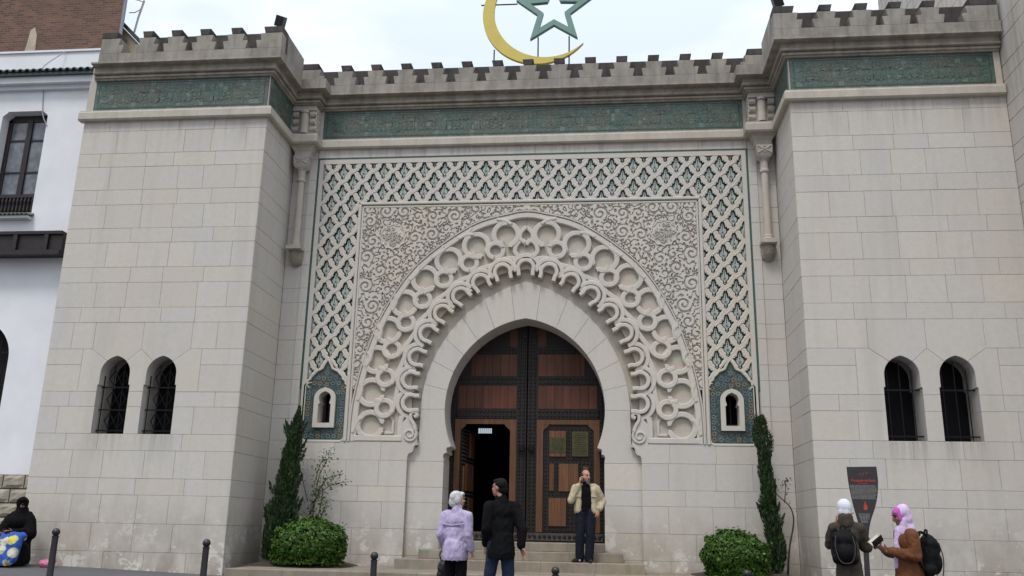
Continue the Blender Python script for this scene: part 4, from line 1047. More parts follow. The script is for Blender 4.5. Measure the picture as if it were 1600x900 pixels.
# ------------------------------------------------------------------ white house on the left
PLAS = plain('white_plaster', (.76, .765, .79), .85, 0, var=.07, scale=1.1, bmp=.15)
PLAS2 = plain('white_trim', (.66, .68, .72), .8, 0, var=.06, scale=2)
DWOOD = plain('dark_stained_wood', (.022, .015, .016), .5, 0, var=.35, scale=8)
GLAZE = plain('green_roof_tile', (.018, .055, .042), .28, 0, var=.45, scale=6, spec=.6)
WY = -1.2; GREYC = plain('grey_cable', (.35, .36, .38), .6, 0)
WH_ = thing('white_house', 'white plastered house with dark timber window and green tiled eaves beside the left tower', 'building', (-12.5, WY, 0))
def wx(x): return x+12.5
b = MB(); xa, xb = -17, -9.70
wx0, wx1, wz0, wz1 = -12.2, -11.08, 7.74, 10.29; ax0, ax1, az0, az1 = -12.75, -11.04, 2.15, 4.45
def wb(x0, x1, z0, z1, y0=0, y1=.35): b.box(wx(x0), wx(x1), y0, y1, z0, z1)
wb(xa, xb, wz1, 11.1); wb(xa, wx0, wz0, wz1); wb(wx1, xb, wz0, wz1); wb(xa, xb, 5.35, wz0)
wb(xa, ax0, 2.0, 5.35); wb(ax1, xb, 2.0, 5.35); wb(ax0, ax1, 2.0, az0)
for s_ in (-1, 1):   # chamfered head of the window and rounded head of the arch
    xe = wx0 if s_ < 0 else wx1; cx_ = [(xe, wz1), (xe-s_*.13, wz1), (xe-s_*.10, wz1-.04), (xe-s_*.03, wz1-.09), (xe, wz1-.13)]
    b.prism([(wx(x), z) for x, z in cx_], .002, .35)
    cxm = (ax0+ax1)/2; ra = (ax1-ax0)/2
    b.prism([(wx(cxm+s_*ra*math.cos(t)), az1+ra*.98*math.sin(t)) for t in [PI/2*i/12 for i in range(13)]]+[(wx(cxm), 5.35), (wx(cxm+s_*ra), 5.35)], 0, .35)
b.box(wx(xa), wx(xb), .40, 5, -.3, 11.0)
hw = b.obj('wall', PLAS, WH_)
b = MB(); b.box(wx(xa), wx(xb), -.10, .0, 10.80, 10.90); b.box(wx(xa), wx(xb), -.22, .0, 10.90, 11.08); b.obj('eaves_band', PLAS2, WH_)
b = MB(); b.box(wx(xa), wx(xb), .10, .4, 11.1, 11.86); b.box(wx(xa), wx(xb), .06, .45, 11.86, 11.91); b.obj('roof_parapet', PLAS, WH_)
def tile_row(x0, x1, y, z, step, r, ln, par, slope=.35, mat=GLAZE):
    t = MB(); k = 6; vs = []
    for yy, zz_ in ((0, 0), (ln, ln*slope)):
        vs += [(r*math.cos(PI*i/k), yy, zz_+r*math.sin(PI*i/k)) for i in range(k+1)]+[(r*.7*math.cos(PI*i/k), yy, zz_+r*.7*math.sin(PI*i/k)) for i in range(k+1)]
    n = k+1
    t.add(vs, [(i, i+1, 2*n+i+1, 2*n+i) for i in range(k)]+[(n+i, n+i+1, 3*n+i+1, 3*n+i) for i in range(k)]+[(i, i+1, n+i+1, n+i) for i in range(k)]+[(2*n+i, 2*n+i+1, 3*n+i+1, 3*n+i) for i in range(k)])
    me = t.mesh('roof_tile', mat)
    x = x0
    while x < x1: o = link('roof_tile', me, par); o.location = (x, y, z); x += step
    return me
b = MB(); b.prism([(wx(xa), 11.06), (wx(xb), 11.06), (wx(xb), 11.12), (wx(xa), 11.12)], -.30, .1); ev = b.obj('eaves_slab', GLAZE, WH_)
tile_row(wx(-15), wx(xb), -.36, 11.12, .165, .075, .5, ev)
# window
b = MB(); y0 = .24
b.box(wx(wx0), wx(wx0)+.10, y0, y0+.08, wz0, wz1-.1); b.box(wx(wx1)-.10, wx(wx1), y0, y0+.08, wz0, wz1-.1); b.box(wx(wx0), wx(wx1), y0, y0+.08, wz1-.16, wz1); b.box(wx(wx0), wx(wx1), y0, y0+.08, 8.22, 8.32)
mid = (wx(wx0)+wx(wx1))/2; b.box(mid-.06, mid+.06, y0-.02, y0+.06, 8.3, wz1-.1)
for z in (8.86, 9.66): b.box(wx(wx0)+.1, wx(wx1)-.1, y0+.01, y0+.05, z-.02, z+.02)
wn = b.obj('window', DWOOD, WH_)
GLASSL = plain('curtained_glass', (.15, .16, .18), .12, 0, var=.45, scale=4, bmp=0, spec=.6)
for i in range(2):
    for z0, z1 in ((8.32, 8.84), (8.88, 9.64), (9.68, 10.13)):
        b = MB(); x0 = wx(wx0)+.1 if i == 0 else mid+.06; b.box(x0, x0+(mid-.06-wx(wx0)-.1), y0+.03, y0+.04, z0, z1); b.obj('pane', GLASSL, wn)
b = MB(); b.box(wx(wx0), wx(wx1), .10, .14, wz0, 8.22); b.box(wx(wx0), wx(wx1), .06, .16, 8.17, 8.24)
for i in range(12): b.lathe([(.014, wz0+.03), (.03, wz0+.12), (.014, wz0+.24), (.03, wz0+.34), (.014, 8.17)], (wx(wx0)+.06+i*.09, .07, 0), 6)
b.obj('balustrade', DWOOD, wn)
b = MB(); b.box(wx(wx0)-.1, wx(wx1)+.03, -.16, .1, 7.60, 7.66); sl = b.obj('sill', PLAS2, WH_)
tile_row(wx(wx0)-.05, wx(wx1)+.05, -.22, 7.655, .10, .05, .28, sl, .3, plain('pale_green_tile', (.16, .20, .14), .35, 0, var=.5, scale=9))
b = MB(); b.tube(catmull([(wx(-10.95), .05, 11.85), (wx(-11.25), -.27, 11.2), (wx(-11.28), -.03, 10.8), (wx(-11.2), -.02, 10.2), (wx(-11.05), -.02, 9.9)], 4), .012, 5); b.obj('cable', GREYC, WH_)
# timber canopy
b = MB(); b.box(wx(xa), wx(-10.0), -.34, .0, 6.70, 7.20); b.box(wx(xa), wx(-10.0), -.40, -.34, 7.13, 7.20); b.box(wx(xa), wx(-10.0), -.42, -.34, 6.66, 6.76)
cp = b.obj('canopy', DWOOD, WH_)
for x in (-13.2, -12.5, -11.8, -11.07, -10.35): b = MB(); b.box(wx(x)-.045, wx(x)+.045, -.40, -.345, 6.77, 7.12); b.obj('bracket', DWOOD, cp)
b = MB(); b.box(wx(ax0)-.0, wx(ax1), .30, .34, az0, az1+.86); aw = b.obj('arched_window', DARK, WH_)
b = MB()
for i in range(8): b.tube([(wx(ax0)+.1+i*.21, .2, az0), (wx(ax0)+.1+i*.21, .2, az1+.75)], .014, 6)
for z in (2.5, 3.2, 3.9, 4.6): b.box(wx(ax0), wx(ax1), .19, .21, z, z+.03)
b.obj('grille', IRON, aw)
# rusticated base
ROUGH = stone_mat('rough_stone', (.40, .37, .31), vary=.2, grime=.3, grime_col=(.16, .14, .11))
b = MB(); b.box(wx(xa), wx(xb), -.04, .38, -.3, 2.0); bs = b.obj('base', plain('dark_mortar', (.10, .09, .075), .95, 0), WH_)
r6 = random.Random(17)
for j in range(7):
    z0 = 2.0-.285*(j+1); xs = splits(-13.6, -9.72, .46, r6, .5*(j % 2))
    for a, c_ in zip(xs, xs[1:]):
        m = MB(); n = 4; e = .045; g_ = .014; q = []
        for u in range(n+1):
            for v_ in range(n+1):
                x = a+g_+(c_-a-2*g_)*u/n; z = z0+g_+(.285-2*g_)*v_/n; ed = min(u, n-u, v_, n-v_); q.append((wx(x), -.06-(.0 if ed == 0 else e*(.6+.6*r6.random())), z))
        m.add(q+[(x, 0, z) for x, y, z in q], [(u*(n+1)+v_, (u+1)*(n+1)+v_, (u+1)*(n+1)+v_+1, u*(n+1)+v_+1) for u in range(n) for v_ in range(n)]
              +[f_ for u in range(n) for f_ in ((u*(n+1), (u+1)*(n+1), 25+(u+1)*(n+1), 25+u*(n+1)), (u*(n+1)+n, (u+1)*(n+1)+n, 25+(u+1)*(n+1)+n, 25+u*(n+1)+n), (u, u+1, 25+u+1, 25+u), (n*(n+1)+u, n*(n+1)+u+1, 25+n*(n+1)+u+1, 25+n*(n+1)+u))])
        m.obj('stone', ROUGH, bs)

# ------------------------------------------------------------------ brick building behind
def brickmat():
    m, t, N, L, B = new_mat('old_brick'); B.inputs['Roughness'].default_value = .9
    g = N.new('ShaderNodeNewGeometry'); s = N.new('ShaderNodeSeparateXYZ'); L.new(g.outputs['Position'], s.inputs[0])
    cb = N.new('ShaderNodeCombineXYZ'); L.new(mathn(N, L, 'ADD', s.outputs[0], s.outputs[1]), cb.inputs[0]); L.new(s.outputs[2], cb.inputs[1])
    bk = N.new('ShaderNodeTexBrick'); bk.inputs['Scale'].default_value = 1; bk.inputs['Brick Width'].default_value = .22; bk.inputs['Row Height'].default_value = .075; bk.inputs['Mortar Size'].default_value = .012
    bk.inputs['Color1'].default_value = rgba((.085, .040, .030)); bk.inputs['Color2'].default_value = rgba((.21, .095, .058)); bk.inputs['Mortar'].default_value = rgba((.15, .12, .095)); L.new(cb.outputs[0], bk.inputs[0])
    n = noise_node(N, L, .9, 5, .65, cb.outputs[0]); c = mixc(N, L, mathn(N, L, 'MULTIPLY', ramp(N, L, n, .4, .7), .6), bk.outputs[0], (.075, .05, .04))
    L.new(c, B.inputs['Base Color']); bump(N, L, B, bk.outputs['Fac'], -.5, .02); return m
BR = brickmat()
BB = thing('brick_building', 'tall red brown brick building with blank wall behind the white house', 'building', (-16, 3, 0))
b = MB(); b.add([(x, y, z) for z in (-.5, 22) for x, y in ((-6, 0), (3.70, 0), (-1.6, 8), (-8, 8))], [(0, 1, 2, 3), (4, 5, 6, 7)]+[(i, (i+1) % 4, 4+(i+1) % 4, 4+i) for i in range(4)]); bw = b.obj('wall', BR, BB)
b = MB(); b.prism([(.72, 13.6), (1.12, 13.6), (1.13, 14.5), (1.10, 14.95), (1.0, 15.2), (.88, 15.1), (.84, 14.6), (.76, 14.2)], -.012, .02); b.obj('plaster_patch', plain('old_plaster', (.42, .36, .28), .9, 0, var=.25, scale=3), bw)
b = MB(); b.tube([(3.74, -.03, -.4), (3.74, -.03, 22)], .05, 8); b.obj('drain_pipe', plain('zinc_pipe', (.22, .22, .27), .5, .3), BB)
GB = thing('stone_gable_house', 'rubble stone gable with dark sloping roof edge behind the left tower parapet', 'building', (-12.6, 3.26, 0))
b = MB(); b.prism([(.0, -.5), (3.4, -.5), (3.4, 12.05), (.0, 15.45)], 0, .9); b.obj('gable_wall', stone_mat('rubble', (.33, .29, .22), vary=.1, grime=.5, grime_col=(.14, .12, .09)), GB)
b = MB(); b.prism([(-.05, 15.52), (3.5, 11.97), (3.5, 12.13), (-.05, 15.68)], -.12, 1.0); b.obj('roof', plain('slate_edge', (.03, .03, .035), .6), GB)
AN = thing('roof_antenna_mast', 'thin leaning roof mast with curved arms against the sky beside the brick wall', 'mast', (-12.05, 3.3, 15.1))
b = MB(); b.tube([(0, 0, 0), (.06, 0, .5), (.17, 0, 1.05)], .03, 6); b.obj('pole', plain('galvanised', (.35, .36, .38), .45, .6), AN)
b = MB(); b.tube([(.16, 0, 1.0), (.0, 0, 1.07), (-.25, 0, 1.14)], .014, 5); b.tube([(.15, 0, .92), (.08, 0, .75), (-.07, 0, .66), (-.25, 0, .66)], .014, 5); b.obj('arms', plain('galvanised_arm', (.25, .26, .28), .45, .6), AN)

# ------------------------------------------------------------------ crescent and star, floodlights
CS = thing('crescent_and_star_emblem', 'yellow crescent with hollow grey green star standing on the roof parapet', 'emblem', (0, .5, 11.7))
YEL = plain('yellow_paint', (.62, .50, .10), .5, 0, var=.07, scale=3, bmp=.05); SGR = plain('grey_green_paint', (.16, .29, .25), .5, 0, var=.1, scale=3, bmp=.05)
co, Ro, ci, Ri = (.18, 13.395-11.7), 1.39, (.376, 13.477-11.7), 1.30
d = math.hypot(ci[0]-co[0], ci[1]-co[1]); a = (d*d+Ro*Ro-Ri*Ri)/(2*d); al = math.acos(a/Ro); ax = math.atan2(ci[1]-co[1], ci[0]-co[0]); ai_ = math.atan2(Ro*math.sin(al), Ro*math.cos(al)-d)
outp = [(co[0]+Ro*math.cos(ax+al+(2*PI-2*al)*i/60), co[1]+Ro*math.sin(ax+al+(2*PI-2*al)*i/60)) for i in range(61)]
inp = [(ci[0]+Ri*math.cos(ax+ai_+(2*PI-2*ai_)*i/60), ci[1]+Ri*math.sin(ax+ai_+(2*PI-2*ai_)*i/60)) for i in range(61)]
b = MB(); vs = []
for (x, z), (x2, z2) in zip(outp, inp):
    for y in (-.05, .05): vs += [(x, y, z), (x2, y, z2)]
fs = []
for i in range(60):
    k, k2 = i*4, i*4+4; fs += [(k, k+1, k2+1, k2), (k+2, k2+2, k2+3, k+3), (k, k2, k2+2, k+2), (k+1, k+3, k2+3, k2+1)]
b.add(vs, fs, 0); b.obj('crescent', YEL, CS)
sc = (.555, 13.47-11.7); so_, si_ = [], []
for i in range(10):
    a = PI/2+PI*i/5; r1 = .985 if i % 2 == 0 else .42; r2 = .62 if i % 2 == 0 else .27; so_.append((sc[0]+r1*math.cos(a), sc[1]+r1*math.sin(a))); si_.append((sc[0]+r2*math.cos(a), sc[1]+r2*math.sin(a)))
b = MB(); n = 10; vs = [(x, y, z) for y in (-.06, .06) for P_ in (so_, si_) for x, z in P_]
fs = []
for i in range(n):
    j = (i+1) % n; fs += [(i, j, n+j, n+i), (2*n+i, 3*n+i, 3*n+j, 2*n+j), (i, 2*n+i, 2*n+j, j), (n+i, n+j, 3*n+j, 3*n+i)]
b.add(vs, fs); b.obj('star', SGR, CS)
for x, z0, z1 in ((.168, -.1, 1.06), (.926, -.1, 1.06), (-.91, -.1, .76)):
    b = MB(); b.tube([(x, .02, z0), (x, .02, z1)], .018, 6); b.obj('support_rod', IRON, CS)
b = MB(); b.tube([(-1.27, .03, 2.02), (-.36, .03, 2.015)], .018, 6); b.obj('support_rod', IRON, CS)
for sx, lb in ((-1, 'small black floodlight perched on the corner of the left tower parapet'), (1, 'small black floodlight perched on the corner of the right tower parapet')):
    f_ = thing('floodlight', lb, 'floodlight', (sx*5.40, TY-.12, 11.73), 0, 'floodlights on the tower corners')
    b = MB(); b.box(-.012, .012, -.02, .02, 0, .12); b.obj('bracket', IRON, f_)
    b = MB(); b.v = []; b.box(-.10, .10, -.07, .07, -.12, .12); M_ = Matrix.Translation((0, 0, .2)) @ Matrix.Rotation(R(-22*sx), 4, 'Y') @ Matrix.Rotation(R(25), 4, 'X'); b.v = [tuple(M_ @ Vector(v)) for v in b.v]; b.obj('housing', BLACKP, f_)

# ------------------------------------------------------------------ bollards
bol = [(-5.42, -7.5, 1.006, 'black bollard with ball top standing before the seated woman in black'), (-3.36, -7.5, .91, 'black bollard with ball top before the corner of the left tower'),
       (-1.16, -7.5, .80, 'black bollard with ball top before the terrace, between the left shrub and the steps'), (1.107, -7.5, .676, 'black bollard with ball top in front of the steps below the man phoning'), (3.44, -7.2, .682, 'black bollard with ball top before the round shrub by the right tower')]
bb0 = None
for x, y, zt, lb in bol:
    g_ = gz(x, y); h = zt-g_
    root = thing('bollard', lb, 'bollard', (x, y, g_), 0, 'ball topped bollards along the kerb')
    b = MB(); b.lathe([(.052, 0), (.052, .06), (.044, .08), (.040, h-.16), (.040, h-.115)], (0, 0, 0), 14); b.obj('post', BLACKP, root, 40)
    b = MB(); b.lathe([(.040, h-.115), (.045, h-.11), (.045, h-.10), (.030, h-.094)], (0, 0, 0), 14); b.obj('collar', BLACKP, root, 40)
    b = MB(); b.lathe([(.051*math.sin(PI*i/10), h-.051-.051*math.cos(PI*i/10)) for i in range(11)], (0, 0, 0), 16); b.obj('ball', BLACKP, root, 60)

# ------------------------------------------------------------------ information sign
SG = thing('information_sign', 'dark paddle shaped history sign with red heading beside the right tower', 'sign', (5.72, -4.0, gz(5.72, -4)))
SGM = plain('sign_metal', (.040, .038, .040), .45, .2, var=.1); RED = plain('sign_red', (.50, .045, .02), .6, 0, var=.1); GREY = plain('sign_lettering', (.30, .29, .28), .6, 0, var=.1)
sx0, sz0 = 5.72, gz(5.72, -4)
Lp = catmull([(5.545, 2.165), (5.557, 1.90), (5.60, 1.58), (5.66, 1.30), (5.70, 1.08), (5.70, .80), (5.69, .5), (5.67, -.18)], 5); Rp = catmull([(5.998, 2.177), (6.003, 1.95), (5.975, 1.72), (5.92, 1.53), (5.84, 1.33), (5.795, 1.13), (5.775, .85), (5.77, .5), (5.77, -.18)], 5)
b = MB(); b.prism([(x-sx0, z-sz0) for x, z in Lp+Rp[::-1]], -.02, .02, 0, .004); b.obj('paddle', SGM, SG)
def text(body, x, z, size, mat, name, par, y=-.0225, bold=0):
    cu = bpy.data.curves.new('t', 'FONT'); cu.body = body; cu.size = size; cu.align_x = 'CENTER'; cu.offset = bold; cu.resolution_u = 2; cu.extrude = .0005
    o = bpy.data.objects.new('t', cu); COL.objects.link(o); dg = bpy.context.evaluated_depsgraph_get(); me = bpy.data.meshes.new_from_object(o.evaluated_get(dg)); bpy.data.objects.remove(o)
    M_ = Matrix.Translation((x, y, z)) @ Matrix.Rotation(R(90), 4, 'X'); me.transform(M_); me.materials.clear(); me.materials.append(mat); return link(name, me, par)
text('Mosquée de Paris', .055, 1.94-sz0, .052, RED, 'heading', SG, bold=.0012)
b = MB(); q = random.Random(8)
b.ribbon([(.0, 2.04-sz0), (.03, 2.075-sz0), (.05, 2.03-sz0), (.075, 2.08-sz0), (.10, 2.05-sz0), (.13, 2.085-sz0)], .006, -.0225, -.019, False, .001); b.obj('emblem', RED, SG)
b = MB(); b.box(-.02, .12, -.0225, -.019, 1.905-sz0, 1.911-sz0); b.obj('rule', RED, SG)
b = MB(); b.prism([(.03, 1.505-sz0), (.085, 1.505-sz0), (.085, 1.57-sz0), (.068, 1.585-sz0), (.063, 1.63-sz0), (.052, 1.63-sz0), (.047, 1.585-sz0), (.03, 1.57-sz0)], -.0225, -.019); b.obj('red_vignette', RED, SG)
b = MB()
def lines(zt, zb, xl, xr):
    z = zt
    while z > zb:
        x = xl(z)
        while x < xr(z)-.01:
            l = q.uniform(.012, .04); b.box(x, min(x+l, xr(z)), -.0222, -.019, z-sz0, z+.007-sz0); x += l+.008
        z -= .0185
lines(1.875, 1.66, lambda z: -.155+(1.875-z)*.12, lambda z: .25-max(0, 1.80-z)*.15); lines(1.44, 1.30, lambda z: -.055+(1.44-z)*.25, lambda z: .13-(1.44-z)*.4)
stuff(b.obj('fine_print', GREY, SG))
# ------------------------------------------------------------------ planting
def leafmat(name, c1, c2, c3):
    m, t, N, L, B = new_mat(name); B.inputs['Roughness'].default_value = .55; B.inputs['Specular IOR Level'].default_value = .3
    g = N.new('ShaderNodeNewGeometry'); rnd = g.outputs['Random Per Island']
    c = mixc(N, L, ramp(N, L, rnd, .15, .9), c1, c2); c = mixc(N, L, ramp(N, L, mathn(N, L, 'FRACT', mathn(N, L, 'MULTIPLY', rnd, 9.7)), .82, .95), c, c3)
    L.new(c, B.inputs['Base Color'])
    try: B.inputs['Subsurface Weight'].default_value = 0
    except Exception: pass
    return m
CYP = leafmat('cypress_foliage', (.014, .034, .013), (.036, .070, .024), (.06, .078, .026)); BOX = leafmat('shrub_foliage', (.020, .060, .007), (.062, .135, .014), (.11, .19, .025)); VIN = leafmat('climber_foliage', (.04, .08, .03), (.08, .13, .05), (.12, .17, .08))
BARK = plain('bark', (.07, .05, .038), .9, 0, var=.35, scale=25, bmp=.8)
def quadset(P, A, Bv):
    n = len(P); v = np.concatenate([P-A*.5, P+Bv*.5, P+A*.5, P-Bv*.5], 1).reshape(-1, 3)
    return v.tolist(), (np.arange(n*4).reshape(-1, 4)).tolist()
def leafobj(name, v, f, mat, par):
    me = bpy.data.meshes.new(name); me.from_pydata(v, [], f); me.materials.append(mat); return stuff(link(name, me, par)) if False else link(name, me, par)
def cypress(loc, H, prof, lean, n, seed, label):
    root = thing('cypress_tree', label, 'cypress', loc, 0, 'cypresses beside the portal')
    r = np.random.RandomState(seed)
    t = MB(); t.tube([(lean(u)[0], lean(u)[1], H*u) for u in (0, .2, .45, .7, .93)], [.045, .038, .03, .018, .008], 7); t.obj('trunk', BARK, root, 60)
    u = r.uniform(.02, 1, n)**.9; ang_ = r.uniform(0, 2*PI, n); rad = np.array([prof(x) for x in u])
    lump = np.array([mnoise.noise(Vector((math.cos(a)*1.5, math.sin(a)*1.5+seed, x*H*2.6))) for a, x in zip(ang_, u)])
    rr_ = rad*(1+.75*lump)*np.sqrt(r.uniform(.25, 1.0, n))
    lx = np.array([lean(x)[0] for x in u]); ly = np.array([lean(x)[1] for x in u])
    P = np.c_[lx+rr_*np.cos(ang_), ly+rr_*np.sin(ang_), u*H+r.normal(0, .02, n)]
    out = np.c_[np.cos(ang_)*.32, np.sin(ang_)*.32, np.ones(n)]+r.normal(0, .28, (n, 3)); out /= np.linalg.norm(out, axis=1)[:, None]
    ln = r.uniform(.05, .13, n)*(.7+.5*(1-u)); side = np.cross(out, r.normal(0, 1, (n, 3))); side /= np.linalg.norm(side, axis=1)[:, None]
    for _ in range(26 if seed == 1 else 9):
        u0 = r.uniform(.08, .9); a0 = r.uniform(0, 2*PI); q0 = prof(u0)*1.02; m_ = 110; tt = r.uniform(0, 1, m_)
        c_ = np.c_[lean(u0)[0]+(q0+.10*tt)*math.cos(a0), lean(u0)[1]+(q0+.10*tt)*math.sin(a0), u0*H+.24*tt]+r.normal(0, .022, (m_, 3))*(1.2-tt)[:, None]
        o_ = np.array([math.cos(a0)*.4, math.sin(a0)*.4, 1])+r.normal(0, .3, (m_, 3)); o_ /= np.linalg.norm(o_, axis=1)[:, None]; s2 = np.cross(o_, r.normal(0, 1, (m_, 3))); s2 /= np.linalg.norm(s2, axis=1)[:, None]
        P = np.r_[P, c_]; out = np.r_[out, o_]; side = np.r_[side, s2]; ln = np.r_[ln, r.uniform(.05, .10, m_)]
    v, f = quadset(P, out*ln[:, None], side*(ln*.26)[:, None]); leafobj('crown', v, f, CYP, root); return root
cypress((-5.02, -.62, .36), 3.14, lambda u: np.interp(u, [0, .15, .4, .65, .85, 1], [.21, .32, .27, .20, .12, .02]), lambda u: (.05+.27*u, .0), 13000, 1, 'dark cypress with broad base leaning beside the left wall, tapering to a point')
cypress((4.98, -.60, .36), 3.03, lambda u: np.interp(u, [0, .1, .5, .85, .97, 1], [.11, .15, .16, .155, .12, .07]), lambda u: (.0-.17*u, .0), 9000, 5, 'narrow dark columnar cypress with blunt top beside the right wall')
def shrub(loc, rx, ry, rz, n, seed, label):
    root = thing('round_shrub', label, 'shrub', loc, 0, 'clipped round shrubs flanking the steps')
    r = np.random.RandomState(seed); d = r.normal(0, 1, (n, 3)); d /= np.linalg.norm(d, axis=1)[:, None]; d[:, 2] = np.where(d[:, 2] < -.97, -d[:, 2], d[:, 2])
    lump = np.array([mnoise.noise(Vector(x)*2.6+Vector((seed, 0, 0))) + .5*mnoise.noise(Vector(x)*7) for x in d])
    h_ = np.hypot(d[:, 0], d[:, 1]); fl = np.where((d[:, 2] < 0) & (h_ < .93), .93/np.maximum(h_, .25), 1.0); d[:, 0] *= fl; d[:, 1] *= fl
    s = (1+.19*lump)*(1-np.abs(r.normal(0, .07, n))); P = d*np.array([rx, ry, rz])*s[:, None]; P[:, 2] += rz
    k_ = r.uniform(0, 1, n) < .05; P[k_] *= (1+r.uniform(.0, .10, k_.sum()))[:, None]
    gap = np.array([mnoise.noise(Vector(x)*5.5+Vector((0, seed, 3))) for x in d]); keep = (gap > -.18) | (r.uniform(0, 1, n) < .3); P, d = P[keep], d[keep]; n = len(P)
    P[:, 2] = np.maximum(P[:, 2], .02+r.uniform(0, .05, n))
    nrm = d/np.array([rx, ry, rz]); nrm /= np.linalg.norm(nrm, axis=1)[:, None]; nrm = nrm+r.normal(0, .55, (n, 3)); nrm /= np.linalg.norm(nrm, axis=1)[:, None]
    a = np.cross(nrm, r.normal(0, 1, (n, 3))); a /= np.linalg.norm(a, axis=1)[:, None]; b_ = np.cross(nrm, a); ln = r.uniform(.045, .085, n)
    v, f = quadset(P, a*ln[:, None], b_*(ln*.55)[:, None]); leafobj('crown', v, f, BOX, root)
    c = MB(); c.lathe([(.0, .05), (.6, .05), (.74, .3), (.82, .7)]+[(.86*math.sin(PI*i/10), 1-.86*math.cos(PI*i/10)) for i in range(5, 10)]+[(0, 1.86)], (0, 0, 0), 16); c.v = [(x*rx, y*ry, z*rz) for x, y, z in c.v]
    c.obj('shade_core', plain('core_shade', (.012, .02, .007), .9, 0, var=.5, scale=20), root, 80)  # solid core, its near-black colour standing in for shade between the leaves
    for k in range(3): t = MB(); t.tube([(.05*k-.05, 0, -.06), (.12*k-.12, .02, .25)], .018, 6); t.obj('stem', BARK, root)
shrub((-4.08, -1.18, .36), .735, .60, .425, 15000, 2, 'round bright green clipped shrub at the foot of the broad leaning cypress')
shrub((4.12, -1.22, .33), .60, .55, .41, 12000, 3, 'round bright green clipped shrub at the foot of the narrow columnar cypress')
def climber(loc, stems, nl, seed, label, ls=.05, sp=.055):
    root = thing('climbing_shrub', label, 'shrub', loc); r = np.random.RandomState(seed); P = []; t = MB()
    for pts, rad, *more in stems:
        c_ = catmull(pts, 5); t.tube(c_, [rad*(1-.7*i/len(c_)) for i in range(len(c_))], 5)
        for _ in range(more[0] if more else nl):
            k = c_[int(len(c_)*r.uniform(.35, 1))-1]; P.append((k[0]+r.normal(0, sp), k[1]+r.normal(0, sp), k[2]+r.normal(0, sp)))
    t.obj('stem', BARK, root); P = np.array(P); n = len(P); a = r.normal(0, 1, (n, 3)); a /= np.linalg.norm(a, axis=1)[:, None]; b_ = np.cross(a, r.normal(0, 1, (n, 3))); b_ /= np.linalg.norm(b_, axis=1)[:, None]; l = r.uniform(ls*.7, ls*1.3, n)
    v, f = quadset(P, a*l[:, None], b_*(l*.6)[:, None]); leafobj('leaves', v, f, VIN, root)
climber((-4.45, -.35, .38), [([(0, 0, 0), (.0, 0, .6), (.15, 0, 1.2), (.35, .02, 1.65), (.72, 0, 1.78)], .022), ([(.05, 0, .3), (.12, .05, 1.0), (.18, .05, 1.7), (.36, .1, 2.15)], .018), ([(.05, 0, .8), (.2, -.05, 1.3), (.5, -.02, 1.55), (.85, 0, 1.62)], .014), ([(.1, 0, 1.5), (.2, .05, 2.0), (.4, .1, 2.3)], .01), ([(0, 0, 1.2), (-.3, -.1, 2.1), (-.62, -.1, 2.2)], .01), ([(.1, 0, .5), (.28, 0, 1.1), (.3, 0, 1.75)], .016), ([(0, 0, .2), (.05, 0, .9), (.12, 0, 1.5)], .012), ([(.1, 0, .3), (.3, 0, .9), (.42, 0, 1.25)], .012)], 95, 4, 'thin leafy climbing shrub growing beside the broad cypress against the wall', .055, .075)
climber((5.2, -.45, .35), [([(0, 0, 0), (.06, 0, .5), (.17, 0, 1.0), (.12, 0, 1.28), (-.08, 0, 1.48), (-.2, 0, 1.62)], .022), ([(.02, 0, 1.36), (.05, 0, 1.6), (.06, 0, 1.78)], .012), ([(.055, 0, 1.68), (.06, 0, 1.75), (.07, 0, 1.79)], .008, 34)], 6, 6, 'bare twisted thin stem with a small leaf tuft by the right tower', .05)

# ------------------------------------------------------------------ people
def prim_mesh(prims):
    m = MB()
    for p in prims:
        if p[0] == 'c':
            a, ra, b_, rb = Vector(p[1]), p[2], Vector(p[3]), p[4]; ax = (b_-a); L_ = ax.length; ax = ax/L_ if L_ > 1e-6 else Vector((0, 0, 1))
            q = ax.to_track_quat('Z', 'Y').to_matrix(); sx = p[5] if len(p) > 5 else 1.0
            prof = [(ra*math.sin(t), -ra*math.cos(t)) for t in [PI/2*i/4 for i in range(5)]]+[(rb*math.sin(t), L_+rb*-math.cos(t)) for t in [PI/2+PI/2*i/4 for i in range(5)]]
            n = 14; vs = []
            for i in range(n):
                an = 2*PI*i/n
                vs += [a+q @ Vector((r_*math.cos(an), r_*math.sin(an), z)) for r_, z in prof]
            k = len(prof); m.add(vs, [(i*k+j, ((i+1) % n)*k+j, ((i+1) % n)*k+j+1, i*k+j+1) for i in range(n) for j in range(k-1)])
        else:
            c_, rad = Vector(p[1]), p[2]; rot = p[3] if len(p) > 3 else (0, 0, 0); from_ = Matrix.Rotation(rot[2], 3, 'Z') @ Matrix.Rotation(rot[1], 3, 'Y') @ Matrix.Rotation(rot[0], 3, 'X')
            n, k = 16, 11; vs = []
            for i in range(n):
                an = 2*PI*i/n
                for j in range(k):
                    t = PI*j/(k-1); vs.append(c_+from_ @ Vector((rad[0]*math.sin(t)*math.cos(an), rad[1]*math.sin(t)*math.sin(an), -rad[2]*math.cos(t))))
            m.add(vs, [(i*k+j, ((i+1) % n)*k+j, ((i+1) % n)*k+j+1, i*k+j+1) for i in range(n) for j in range(k-1)])
    return m
